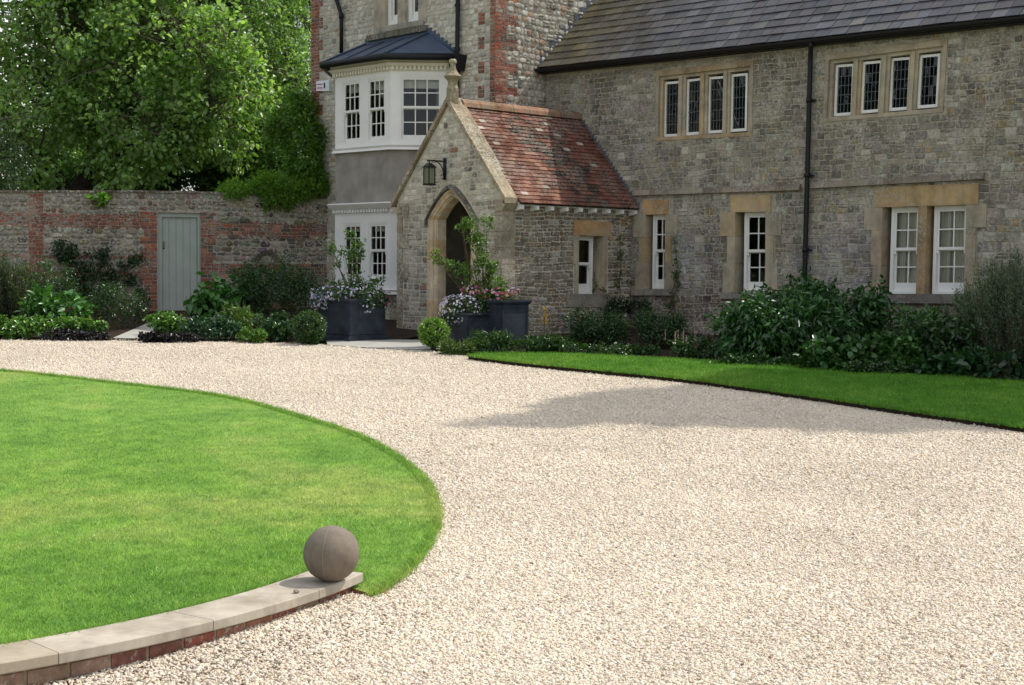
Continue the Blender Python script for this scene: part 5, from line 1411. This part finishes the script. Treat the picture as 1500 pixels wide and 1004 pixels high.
tree('shade_tree', 'unseen tall tree added behind the wing, crown shaped to shade the side lawn and drive', b_,
     [([(17.6, 27, 1), (17.5, 26.8, 8), (17.2, 26, 14), (17, 25.2, 18)], .45, .15), ([(17.2, 26, 14), (15, 24, 17), (13, 22.8, 18), (11.8, 22.4, 17.8)], .16, .05), ([(17.2, 26, 14), (19, 25.5, 17.5), (20, 25, 19.5)], .14, .05)],
     TB, 1700, 60, .36, .2, .16, GREEN, nb=60, twigs=False, shape='round', shell=.05)

# trees at the left of the grounds, outside the picture; the wing windows mirror them
for k, (x, y, h_, lab) in enumerate(((-30, 6, 12, 'broad tree left of the lawn, nearest the camera'), (-33, 14, 13, 'broad tree left of the lawn, second from the camera'), (-31, 22, 12, 'broad tree left of the lawn, third from the camera'), (-26, 31, 11, 'broad tree left of the lawn by the garden wall end'), (-31, -3, 13, 'broad tree behind the camera on the left of the grounds'))):
    z = gz(0, y)
    tree('broad_tree', lab, (x, y, z), [([(x, y, z - .1), (x + .2, y, z + h_ * .3), (x, y + .3, z + h_ * .7)], .35, .1)],
         [(x, y, z + h_ * .55, 4.4, 4.4, h_ * .42), (x + 1, y - 2, z + h_ * .3, 3.4, 3, 2.6), (x, y + 3, z + h_ * .35, 3.2, 3, 3)], 420, 30, .9, .4, .3, [(.05, .10, .025), (.07, .13, .03)], group='trees left of the lawn', nb=20, twigs=False, shape='round', shell=.6)

# ---------------------------------------------------------------- shrubs and border plants
def shrub(name, label, px, py, w_, h_, cs, ll, lw, n=2200, cat='shrub', mat='leafd', shape='kite', depth=.8, per=14, cr=.11, group=None, up=.5, droop=.1, lumps=5, shell=.45, stems=8, var=.25, off=0, outw=.6, sl=None):
    g = ghit(px, py); sc = PIX / g.y; W_, H = w_ / sc / 2 * 1.1, h_ / sc * 1.04
    t = thing(name, label, cat, group); t.location = g
    B = [(0, 0, H * .44, W_ * .84, W_ * depth * .8, H * .42)]
    lumps = int(lumps * 1.8)
    n = int(n * 1.35)
    for k in range(lumps):
        a = random.uniform(0, 6.28); rr_ = random.uniform(.35, .72); B.append((math.cos(a) * W_ * rr_, math.sin(a) * W_ * depth * .45, H * random.uniform(.25, .86) * (1.08 - rr_ * .35), W_ * random.uniform(.2, .38), W_ * depth * .35, H * random.uniform(.13, .24)))
    f, c = foliage('foliage', B, max(6, n // per), per, cr, ll, lw, cs, mat, t, shape=shape, up=up, droop=droop, shell=shell, var=var, zmin=lambda P: P[:, 2] * 0 + .01, outw=outw)
    mb = MB()
    for i in NP.choice(len(c), min(stems, len(c)), replace=False): limb(mb, (random.gauss(0, .04), random.gauss(0, .04), -.03), c[i], .012, .004, .1, 5, 4)
    mb.build('stems', M['twig'], t); return t
def flowers(t, B, n, r, cs, name='flowers', petals=5):
    """small open flowers: fans of petals"""
    P, O, tone, c = clusters(B, n, 1, .01, .85); P = np.repeat(P, petals, 0); O = np.repeat(O, petals, 0); m_ = len(P)
    O = O + np.array([-.2, -.6, .3]); O /= np.linalg.norm(O, axis=1)[:, None]
    a = np.tile(np.arange(petals) * 2 * np.pi / petals, n) + np.repeat(NP.uniform(0, 6, n), petals)
    e1 = np.cross(O, [0.1, .2, 1]); e1 /= np.linalg.norm(e1, axis=1)[:, None]; e2 = np.cross(O, e1)
    D = e1 * np.cos(a)[:, None] + e2 * np.sin(a)[:, None] + O * .15
    cc_ = np.repeat(cols(n, cs, .15), petals, 0)
    return tag(leafmesh(name, P, D, O, r, r * .8, cc_, M['petal'], t, shape='round', fold=.1), kind='stuff')

LIME = [(.10, .22, .03), (.13, .26, .04), (.08, .19, .03)]
DARK = [(.018, .05, .012), (.026, .065, .016), (.014, .038, .012)]
MID = [(.035, .095, .018), (.05, .12, .022), (.028, .075, .016)]
BLUE = [(.03, .085, .035), (.045, .11, .045), (.025, .07, .03)]
PURP = [(.018, .018, .020), (.028, .022, .026), (.012, .016, .014)]
GREY = [(.07, .095, .065), (.05, .075, .045), (.09, .12, .085)]
OLIVE = [(.05, .085, .03), (.075, .11, .04), (.035, .06, .025)]
# left bed
shrub('evergreen_shrub', 'dark rounded shrub behind the big-leaved plant, left of the wall climber', 72, 470, 80, 96, MID, .05, .025, 2600, cr=.13)
shrub('hydrangea', 'mound of large bright green pointed leaves, highest in the left border front', 87, 488, 104, 66, [(.055, .17, .03), (.075, .20, .035), (.045, .14, .028)], .17, .10, 420, shape='round', per=5, cr=.14, up=1.0, droop=.35, shell=.6, outw=1.0)
shrub('dark_shrub', 'dark low bush between the left border and the garden door', 172, 483, 100, 72, DARK + MID, .045, .022, 2600, cr=.1)
shrub('young_laurel', 'thin dark shrub against the wall just left of the door', 203, 474, 40, 62, DARK, .06, .03, 500, cr=.1)
shrub('geranium_mat', 'pale green carpet of lobed leaves along the left border edge', 20, 496, 130, 34, LIME, .055, .055, 2600, shape='round', up=1.1, cr=.07, cat='ground cover', lumps=8, depth=.5)
shrub('geranium_clump', 'pale green leafy clump in front of the large pointed leaves', 112, 493, 96, 27, LIME, .055, .055, 1900, shape='round', up=1.1, cr=.07, cat='ground cover', lumps=8, depth=.5)
shrub('black_mondo_edging', 'nearly black leafy edging left of the stone path', 110, 499, 112, 14, PURP, .05, .045, 1600, shape='round', up=1, cr=.05, cat='ground cover', depth=.35, stems=2)
shrub('black_heuchera_edging', 'nearly black leafy edging right of the stone path', 248, 502, 96, 15, PURP, .05, .045, 1300, shape='round', up=1, cr=.05, cat='ground cover', depth=.35, stems=2)
shrub('lady_fern_mound', 'pale green mound right of the path in front of the garden door', 244, 492, 66, 36, LIME, .055, .055, 1500, shape='round', up=1.1, cr=.07, cat='ground cover', depth=.6)
shrub('small_privet', 'thin dark twiggy plant overlapping the foot of the garden door', 280, 470, 38, 42, MID, .05, .026, 260, cr=.09, shell=.2)
shrub('large_leaf_hydrangea', 'big soft green leaves just right of the garden door', 322, 482, 74, 74, [(.05, .15, .025), (.06, .17, .03), (.04, .12, .022)], .15, .12, 420, shape='round', per=5, cr=.14, up=.9, droop=.4, shell=.6, outw=1.0)
shrub('bushy_rosemary', 'wide dark fine-leaved bush against the wall under the arched niche', 405, 480, 165, 112, DARK + MID, .055, .022, 11000, cr=.15, lumps=8)
shrub('fern', 'yellow-green fern in the middle of the border right of the door', 352, 490, 60, 46, [(.10, .19, .03), (.13, .22, .04)], .14, .03, 420, per=6, cr=.1, up=.5, outw=1.3, shell=.3)
shrub('blue_hosta', 'blue-green mat of foliage right of the black edging', 312, 499, 92, 36, BLUE, .07, .04, 1500, up=1, cr=.09, cat='ground cover', depth=.5)
shrub('astrantia', 'blue-green leafy mound before the dark fine-leaved bush', 398, 500, 70, 42, BLUE + MID, .08, .05, 1200, up=1, cr=.09, cat='ground cover', depth=.6)
shrub('lime_geranium', 'small bright green clump on the gravel edge', 372, 503, 42, 20, LIME, .05, .05, 500, shape='round', up=1.1, cr=.06, cat='ground cover', depth=.6)
def boxball(label, px, py, r, cs, stem=0, n=5200, group='clipped box balls'):
    g = ghit(px, py); sc = PIX / g.y; rr = r / sc; t = thing('box_ball', label, 'topiary', group); t.location = g
    zc_ = rr * .98 + stem
    foliage('foliage', [(0, 0, zc_, rr * .97, rr * .97, rr * .93)], n // 12, 12, .035, .026, .017, cs, 'leafd', t, shell=.86, up=.25, outw=1.2)
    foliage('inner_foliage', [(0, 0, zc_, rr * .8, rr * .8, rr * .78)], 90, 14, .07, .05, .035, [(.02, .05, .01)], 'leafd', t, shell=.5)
    mb = MB(); mb.tube([(0, 0, -.03), (0, 0, zc_)], .025, 8); mb.build('stem', M['bark'], t); return t
boxball('green clipped box ball in the shade left of the tall lead planter', 452, 505, 26, MID + [(.06, .13, .02)])
boxball('sunlit bright green clipped box ball in front of the porch arch', 635, 514, 22.5, [(.17, .33, .04), (.21, .38, .05), (.13, .26, .035)], .05)  # sunlight on this ball is raised into its leaf colours
def allium(label, px, py, hpx):
    g = ghit(px, py); sc = PIX / g.y; h = hpx / sc; t = thing('allium', label, 'flower', 'faded allium heads'); t.location = g
    mb = MB(); mb.tube([(0, 0, 0), (.02, 0, h * .5), (.01, 0, h)], .006, 6); mb.build('stalk', M['twig'], t)
    n = 160; O = unit(n); leafmesh('flower_head', np.tile([.01, 0, h], (n, 1)) + O * .02, O, unit(n), .055, .012, cols(n, [(.22, .15, .12), (.28, .22, .12)]), M['petal'], t)
allium('faded round allium head on a bare stalk above the yellow-green fern', 404, 484, 36)
allium('brown round allium head against the dark bush, nearer the planter', 440, 480, 42)

# climbers and growth on walls
cl = thing('wall_espalier', 'dark leafy shrub trained along the brick wall left of the door', 'climber')
pts = []
def wallpts(cx, cy, rx, ry, n): 
    s, z = gw(cx, cy); s2, z2 = gw(cx + rx, cy + ry); return (Wg(s, z, .14)[:] + (abs(s2 - s), .16, abs(z2 - z)))
B = [wallpts(*a, 0) for a in ((95, 372, 26, 16), (120, 400, 40, 28), (150, 378, 14, 22), (165, 405, 26, 14), (185, 388, 22, 9), (100, 430, 42, 30), (150, 435, 34, 22), (205, 380, 16, 6), (190, 410, 14, 7), (88, 355, 8, 10))]
foliage('foliage', B, 260, 13, .10, .07, .04, DARK + [(.03, .075, .02)], 'leafd', cl, up=.3, shell=.2)
mb = MB(); root = Wg(*gw(125, 462), .1)
for b in B: limb(mb, root, b[:3], .02, .008, .1, 7, 5)
mb.build('stems', M['twig'], cl)
cl = thing('tower_climber', 'thick bright green climber hanging on the tower corner beside the bay', 'climber')
def tw(px, py, rx, ry, d=.3): a, z = onV(px, py, TV); a2, z2 = onV(px + rx, py, TV); return W3(a, TV - d, z)[:] + (abs(a2 - a) * .8, .30, ry / 66)
B = [tw(458, 165, 20, 26), tw(440, 185, 26, 34), tw(470, 200, 18, 30), tw(452, 230, 26, 26), tw(425, 200, 18, 22), tw(466, 250, 18, 18), tw(455, 145, 16, 12), tw(478, 232, 8, 30), tw(465, 277, 14, 8), tw(470, 262, 10, 12), tw(448, 262, 12, 14)]
foliage('foliage', B, 420, 16, .15, .11, .05, [(.09, .20, .025), (.12, .24, .03), (.06, .14, .018)], 'leaf', cl, up=.4, shell=.35, droop=.3)
mb = MB(); root = W3(onV(472, 296, TV)[0], TV - .03, onV(472, 296, TV)[1])
for b in B: limb(mb, root, b[:3], .03, .01, .04, 8, 5)
mb.build('stems', M['bark'], cl)
cl = thing('wall_top_fern', 'bright feathery growth spilling over the wall top beside the house', 'climber')
def wt(px, py, rx, ry): s, z = gw(px, py); s2, _ = gw(px + rx, py); return Wg(s, z, .02)[:] + (abs(s2 - s), .35, ry / 66)
B = [wt(345, 278, 26, 9), wt(385, 268, 18, 12), wt(410, 275, 20, 18), wt(398, 285, 14, 16), wt(440, 280, 22, 10), wt(465, 270, 16, 12), wt(420, 292, 10, 10)]
foliage('foliage', B, 280, 26, .15, .13, .022, [(.14, .28, .03), (.17, .32, .035), (.10, .2, .025)], 'leaf', cl, up=.4, shell=.3, outw=.9)
mb = MB(); r0 = Wg(gw(420, 290)[0], gw(420, 290)[1], -.2)
for b in B: limb(mb, r0, b[:3], .015, .006)
mb.build('stems', M['twig'], cl)
sp = thing('overhanging_sprig', 'small leafy sprig hanging over the coping left of the garden door', 'branch')
B = [wt(148, 292, 12, 7), wt(152, 288, 8, 6)]
foliage('foliage', B, 16, 9, .07, .11, .09, LIME, 'leaf', sp, shape='round', shell=.2)
mb = MB(); limb(mb, Wg(gw(150, 280)[0], gw(150, 280)[1], -.8), B[0][:3], .015, .006); mb.build('stem', M['twig'], sp)

# ---------------------------------------------------------------- planters
def planter(label, px, py, wU, wV, h, rot=0):
    g = ghit(px, py); t = thing('lead_planter', label, 'planter', 'square lead planters at the porch'); t.location = (g.x, g.y, g.z)
    ca, sa = math.cos(rot), math.sin(rot); A = Ux * ca + Vx * sa; B = -Ux * sa + Vx * ca
    mb = MB()
    def rb(w0, w1, d0, d1, z0, z1, col=(1, 1, 1)):
        P = lambda a, b, z: A * a + B * b + Z * z
        mb.box8([P(-w0, -d0, z0), P(w0, -d0, z0), P(w1, -d1, z1), P(-w1, -d1, z1), P(-w0, d0, z0), P(w0, d0, z0), P(w1, d1, z1), P(-w1, d1, z1)], col)
    a, b = wU / 2, wV / 2
    rb(a + .03, a + .03, b + .03, b + .03, -.03, .05); rb(a + .015, a + .015, b + .015, b + .015, .05, .08); rb(a, a, b, b, .08, h - .07)
    rb(a + .012, a + .035, b + .012, b + .035, h - .07, h - .03); rb(a + .04, a + .04, b + .04, b + .04, h - .03, h)
    mb.build('box', M['leadpot'], t)
    pn = MB()   # raised panels and fillets on the faces
    for f, n_, hw_, off in ((A, -B, a, b), (B, A, b, a)):
        for x0, x1, z0, z1 in ((-hw_ + .01, -hw_ + .04, .09, h - .08), (hw_ - .04, hw_ - .01, .09, h - .08), (-hw_ + .04, hw_ - .04, .10, .125), (-hw_ + .04, hw_ - .04, h - .12, h - .095)):
            P = lambda x, z, d: f * x + n_ * (off + d) + Z * z
            pn.box8([P(x0, z0, .012), P(x1, z0, .012), P(x1, z1, .012), P(x0, z1, .012), P(x0, z0, 0), P(x1, z0, 0), P(x1, z1, 0), P(x0, z1, 0)])
    pn.build('raised_fillets', M['leadpot'], t)
    so_ = MB(); P = lambda a_, b_, z: A * a_ + B * b_ + Z * z
    so_.face([P(-a + .02, -b + .02, h + .003), P(a - .02, -b + .02, h + .003), P(a - .02, b - .02, h + .003), P(-a + .02, b - .02, h + .003)]); so_.build('compost', M['soil'], t)
    return t, g, h
tp1, g1, h1 = planter('wide dark lead planter under the ground-floor bay window', 517, 497, .80, .78, .70)
tp2, g2, h2 = planter('tall blue-grey lead planter at the corner of the porch side wall', 735, 507, .62, .62, .76)
tp3, g3, h3 = planter('half-hidden lead planter right of the porch arch beneath pale flowers', 686, 508, .56, .54, .56)
def potplant(name, label, g, z, blobs, cs, n, ll, lw, fl=None, cat='plant', cr=.07, shape='kite', flcol=None, fn=0, fr=.03, mat='leafd', shell=.3, trail=None, up=.4, base=(0, 0)):
    t = thing(name, label, cat); t.location = (g.x, g.y, g.z + z)
    foliage('foliage', blobs, n // 10, 10, cr, ll, lw, cs, mat, t, shape=shape, shell=shell, up=up)
    if fn: flowers(t, blobs if fl is None else fl, fn, fr, flcol)
    mb = MB()
    for b in blobs:
        for _ in range(2): limb(mb, (base[0] + random.gauss(0, .02), base[1] + random.gauss(0, .02), -.05), (b[0] + random.gauss(0, b[3] * .4), b[1], b[2] + b[5] * .5), .009, .004, .06, 6, 4)
    mb.build('stems', M['twig'], t); return t
LIL = [(.50, .46, .72), (.58, .55, .78), (.42, .38, .66)]; WHT = [(.78, .78, .74)]; PNK = [(.36, .09, .15), (.42, .2, .27), (.32, .07, .12)]; MAU = [(.52, .34, .58), (.58, .42, .62)]
sc1 = PIX / g1.y
potplant('scaevola', 'mass of small lilac flowers trailing over the left of the wide planter', g1, h1, [(-.42, -.15, .06, .30, .25, .16), (-.55, -.1, -.05, .2, .2, .16), (-.15, -.3, .08, .26, .2, .14)], MID + DARK, 1500, .045, .02, flcol=LIL, fn=210, fr=.026)
potplant('white_bacopa', 'trailing dark foliage with white flowers over the right of the wide planter', g1, h1, [(.22, -.3, .05, .28, .2, .16), (.42, -.1, .0, .24, .22, .2), (.2, -.32, -.12, .2, .12, .14), (.1, -.1, .22, .3, .2, .14)], DARK + MID, 1700, .045, .025, flcol=WHT + LIL, fn=60, fr=.024)
potplant('magenta_verbena', 'magenta flowers at the right corner of the wide planter', g1, h1, [(.52, -.05, .0, .16, .16, .14)], DARK, 260, .04, .02, flcol=[(.25, .03, .10)], fn=34, fr=.024)
potplant('bay_side_pear', 'young trained tree with glossy leaves rising from the wide planter', g1, h1, [(-.02, 0, .30, .2, .14, .3), (.0, 0, .75, .16, .12, .26), (-.22, 0, .78, .2, .12, .1), (-.38, 0, .86, .09, .08, .12), (-.02, 0, 1.08, .12, .1, .12), (.12, 0, .85, .1, .1, .25), (-.28, 0, .55, .12, .1, .14), (.38, 0, .30, .22, .14, .12), (-.36, .1, .2, .16, .12, .22)],
         [(.06, .14, .03), (.08, .17, .04), (.045, .10, .025)], 1150, .06, .032, cat='small tree', cr=.075, shell=.1, mat='leaf')
potplant('lilac_nemesia', 'domed mass of white and lilac flowers right of the porch arch', g3, h3, [(-.10, -.05, .02, .34, .30, .28), (.12, -.05, .08, .28, .26, .2), (-.22, -.1, -.06, .24, .24, .22)], DARK + MID, 3000, .04, .018, flcol=[(.66, .62, .78), (.74, .72, .80), (.5, .45, .66)], fn=280, fr=.022, fl=[(-.14, -.05, .04, .36, .34, .29), (-.22, -.1, .1, .26, .24, .2)])
potplant('red_geranium', 'pink and red flowers with yellow-green foliage above the half-hidden planter', g3, h3, [(.16, 0, .26, .24, .18, .12), (.34, .1, .2, .2, .16, .12)], [(.10, .17, .03), (.13, .19, .04)] + MID, 900, .045, .02, flcol=PNK + MAU, fn=70, fr=.026, fl=[(.08, -.05, .36, .22, .16, .08), (.36, 0, .28, .26, .16, .08)], mat='leaf')
potplant('mauve_verbena', 'thin mauve and purple flowers over the tall corner planter', g2, h2, [(0, 0, .06, .3, .26, .09), (-.12, .1, .14, .22, .2, .12)], MID + OLIVE, 900, .045, .016, flcol=MAU + PNK, fn=70, fr=.024, fl=[(0, -.05, .14, .3, .25, .08)])
potplant('porch_pear', 'young pear tree with sunlit leaves and one branch reaching across the arch', g3, h3, [(.30, .1, .45, .24, .16, .32), (.22, .1, .85, .17, .13, .28), (.12, .1, 1.22, .15, .12, .22), (.02, .1, 1.48, .14, .1, .12), (.30, .1, 1.50, .13, .1, .1), (-.12, .1, 1.40, .08, .08, .1), (-.10, .05, .72, .22, .12, .12), (-.36, .03, .80, .2, .1, .09), (-.58, 0, .92, .13, .09, .08), (.0, .1, .42, .16, .12, .2), (.5, .12, .42, .18, .12, .18), (.38, .1, .72, .12, .1, .2), (-.13, .1, 1.55, .05, .05, .08)],
         [(.09, .18, .035), (.12, .22, .05), (.07, .14, .03)], 2300, .062, .032, cat='small tree', cr=.075, shell=.1, mat='leaf', base=(.26, .1))
shrub('sedge_clump', 'low clump of strappy leaves lit by the sun at the tip of the side lawn', 668, 520, 62, 20, [(.10, .17, .03), (.13, .18, .05), (.06, .12, .025)], .10, .018, 900, cr=.07, up=.3, outw=.9, cat='ground cover', depth=.4, stems=3)
shrub('periwinkle', 'dark strappy ground cover beneath the tall corner planter', 722, 518, 90, 32, MID + [(.07, .13, .03)], .10, .022, 1300, cr=.08, up=.4, outw=.9, cat='ground cover', depth=.4, stems=3)
shrub('epimedium', 'low leafy ground cover between the corner planter and the dark box bushes', 800, 517, 90, 24, MID, .08, .03, 1200, cr=.08, up=.5, outw=.8, cat='ground cover', depth=.4, stems=3)
# right border
shrub('box_bush', 'dense dark low bush under the porch side window', 880, 508, 104, 56, MID + DARK, .05, .024, 4200, cr=.11, lumps=8)
shrub('myrtle_bush', 'dense dark green bush left of the pink flower spikes', 968, 511, 92, 60, DARK + MID, .05, .022, 3800, cr=.11, lumps=8)
shrub('vinca_edging', 'narrow band of low leaves along the back edge of the side lawn', 900, 520, 170, 16, MID, .05, .03, 1900, cr=.06, up=.8, cat='ground cover', depth=.2, stems=3)
t = shrub('bistort', 'pink-mauve flower spikes above low leaves before the large bush', 1018, 526, 80, 34, MID, .07, .03, 1300, cr=.08, cat='flowering plant')
V_ = []; D_ = []
for k in range(26):
    x = random.gauss(-.05, .22); y = random.uniform(-.25, .1); h = random.uniform(.28, .48)
    for j in range(26): z = h - j * .006; a = random.uniform(0, 6.28); V_.append((x, y, z)); D_.append((math.cos(a), math.sin(a), .4))
V_, D_ = np.array(V_), np.array(D_); leafmesh('flower_spikes', V_, D_, unit(len(V_)), .017, .012, cols(len(V_), [(.42, .26, .34), (.5, .34, .42)]), M['petal'], t)
TP = [(.026, .085, .02), (.036, .105, .024), (.018, .06, .015), (.05, .135, .03)]
shrub('tree_peony', 'big mound of large drooping leaves in front of the drainpipe', 1140, 532, 205, 110, TP, .125, .05, 6400, cr=.16, per=9, lumps=9, droop=.6, up=.5, outw=.9, shell=.5)
shrub('clerodendrum', 'arching large-leaved bush right of the drainpipe, reaching the window sill', 1215, 526, 165, 120, TP, .13, .06, 4300, cr=.16, per=9, lumps=8, droop=.6, up=.5, outw=.9, shell=.5)
shrub('anemone_patch', 'low patch of lobed green leaves before the arching bush', 1235, 546, 140, 46, [(.035, .10, .022), (.05, .13, .028)], .10, .085, 1900, shape='round', cr=.10, up=1, droop=.3, cat='ground cover', depth=.5)
shrub('japanese_anemone', 'green leafy clump below the double window', 1312, 548, 90, 62, [(.04, .11, .024), (.055, .14, .03)], .10, .08, 1000, shape='round', cr=.11, up=.9, droop=.3, depth=.5)
shrub('sumac', 'fern-like bright leaves just under the sill of the double window', 1335, 524, 170, 80, [(.05, .15, .025), (.065, .17, .03)], .12, .03, 900, cr=.13, per=8, up=.8, outw=.8, shell=.4)
shrub('mahonia', 'dark glossy plant between the fern-like leaves and the grey bush', 1365, 545, 150, 84, DARK + MID, .09, .05, 2200, cr=.12, per=8, lumps=6)
def spray_bush(name, label, px, py, w_, h_, cs, n=90, ll=.05, lw=.010, cat='shrub', depth=.6, per=150):
    """upright plumes: leaves set all along rising stems"""
    g = ghit(px, py); sc = PIX / g.y; W_, H = w_ / sc / 2, h_ / sc; t = thing(name, label, cat); t.location = g
    mb = MB(); P, D = [], []
    for k in range(n):
        a = random.uniform(0, 6.28); r = random.random() ** .6; top = Vector((math.cos(a) * W_ * r, math.sin(a) * W_ * depth * r, H * (1 - .45 * r * r) * random.uniform(.72, 1.06)))
        b0 = Vector((top.x * .25, top.y * .25, 0)); md = b0.lerp(top, .5) + Vector((top.x * .22, top.y * .22, 0)); path = [b0, md, top]; mb.tube(path, [.008, .006, .003], 4)
        for j in range(per):
            f = random.uniform(.12, 1.02) ; q = b0 * (1 - f) ** 2 + md * 2 * f * (1 - f) + top * f * f; P.append(q[:]); D.append(((top - b0).normalized() * .9 + Vector((random.gauss(0, .8), random.gauss(0, .8), random.gauss(0, .4))))[:])
    P, D = np.array(P), np.array(D); P += NP.normal(0, .03, P.shape); P = P[:, :]; leafmesh('foliage', P, D, unit(len(P)), ll, lw, cols(len(P), cs, .3), M['leaf'], t); mb.build('stems', M['twig'], t); return t
spray_bush('grey_shrub', 'tall grey-green shrub at the left edge before the garden wall', 18, 474, 92, 100, [(.10, .14, .08), (.07, .11, .06), (.05, .09, .04)], 70, .05, .02)
spray_bush('tall_rosemary', 'tall upright grey-green fine-leaved bush at the right edge', 1484, 545, 200, 172, [(.15, .205, .14), (.11, .165, .105), (.20, .255, .19), (.06, .10, .055)], 260, .06, .014, per=170)
shrub('bergenia', 'round leathery leaves at the lawn edge under the grey bush', 1400, 556, 120, 40, [(.03, .09, .025), (.02, .06, .02)], .15, .13, 220, shape='round', per=4, cr=.1, up=.9, outw=1, cat='ground cover', depth=.4)
shrub('elephant_ears', 'dark leathery leaves at the right end of the lawn edge', 1482, 562, 90, 40, [(.02, .06, .02), (.03, .05, .02)], .14, .12, 200, shape='round', per=4, cr=.1, up=.9, outw=1, cat='ground cover', depth=.4)
shrub('ivy_edging', 'narrow dark leafy edging along the lawn before the large bushes', 1130, 540, 190, 18, MID, .06, .045, 1900, cr=.07, up=.9, cat='ground cover', depth=.15, stems=3)
shrub('creeping_ivy', 'low dark edging along the lawn below the double window', 1300, 553, 160, 18, MID + DARK, .06, .045, 1600, cr=.07, up=.9, cat='ground cover', depth=.15, stems=3)
# climbers on the wing and porch side
def wallclimb(name, label, pp, plane, n, cs, ll=.06, fl=0, d=.1, r=.10):
    t = thing(name, label, 'climber'); mb = MB(); P = []
    for path in pp:
        w3 = []
        for x, y, pl in path:
            if pl == 'V': a, z = onV(x, y, WV); w3.append(W3(a, WV - d, z))
            else: a, z = onU(x, y, 0); w3.append(W3(d, a, z))
        mb.tube(w3, .007, 5); P.append(w3)
    mb.build('stems', M['twig'], t)
    B = []
    for w3 in P:
        for a, b in zip(w3, w3[1:]):
            L = (b - a).length; k = max(1, int(L / .12))
            for j in range(k): q = a.lerp(b, (j + .5) / k); B.append((q.x, q.y, q.z, r * .9, r * .6, r))
    foliage('foliage', B, n // 8, 8, .05, ll, ll * .55, cs, 'leafd', t, shell=.1, up=.3)
    if fl: flowers(t, B[:len(B) // 2], fl, .03, WHT)
    return t
wallclimb('climbing_rose', 'dark climbing rose on the corner where porch meets wing', [[(917, 470, 'V'), (919, 420, 'V'), (917, 370, 'V'), (918, 345, 'V')], [(915, 460, 'V'), (921, 400, 'V'), (914, 360, 'V')]], 0, 800, DARK, fl=0, r=.12)
wallclimb('thin_climber', 'single thin leafy shoot above the dark climbing rose', [[(918, 345, 'V'), (918, 312, 'V')]], 0, 60, DARK, r=.05)
wallclimb('window_climber', 'sparse climber on the porch side wall right of its window', [[(905, 470, 'U'), (902, 420, 'U'), (903, 380, 'U'), (902, 345, 'U')], [(885, 470, 'U'), (883, 430, 'U'), (866, 420, 'U'), (865, 398, 'U')]], 0, 190, MID, r=.08)
wallclimb('sparse_climber', 'sparse wiry climber between the two single sash windows', [[(985, 450, 'V'), (992, 420, 'V'), (998, 390, 'V'), (992, 350, 'V')], [(985, 450, 'V'), (1000, 415, 'V'), (993, 398, 'V')]], 0, 200, MID, r=.07)
wallclimb('white_rose', 'low dark rose with small white flowers below the porch side window', [[(880, 460, 'U'), (895, 445, 'U'), (910, 450, 'U')], [(915, 458, 'V'), (935, 445, 'V'), (960, 450, 'V')]], 0, 900, DARK, fl=10, r=.22)
# dry brown flower stalk on the porch side wall
t = thing('verbascum', 'yellowish dried flower stalk against the porch side wall', 'flower'); g = ghit(797, 505); t.location = g; mb = MB(); mb.tube([(0, 0, 0), (0, 0, .35), (.02, 0, .62)], .007, 6); mb.build('stalk', M['twig'], t)
n = 90; V_ = np.c_[NP.normal(.01, .02, n), NP.normal(0, .02, n), NP.uniform(.3, .64, n)]; leafmesh('flower_spike', V_, unit(n), unit(n), .04, .02, cols(n, [(.42, .28, .08), (.5, .36, .12)]), M['petal'], t)
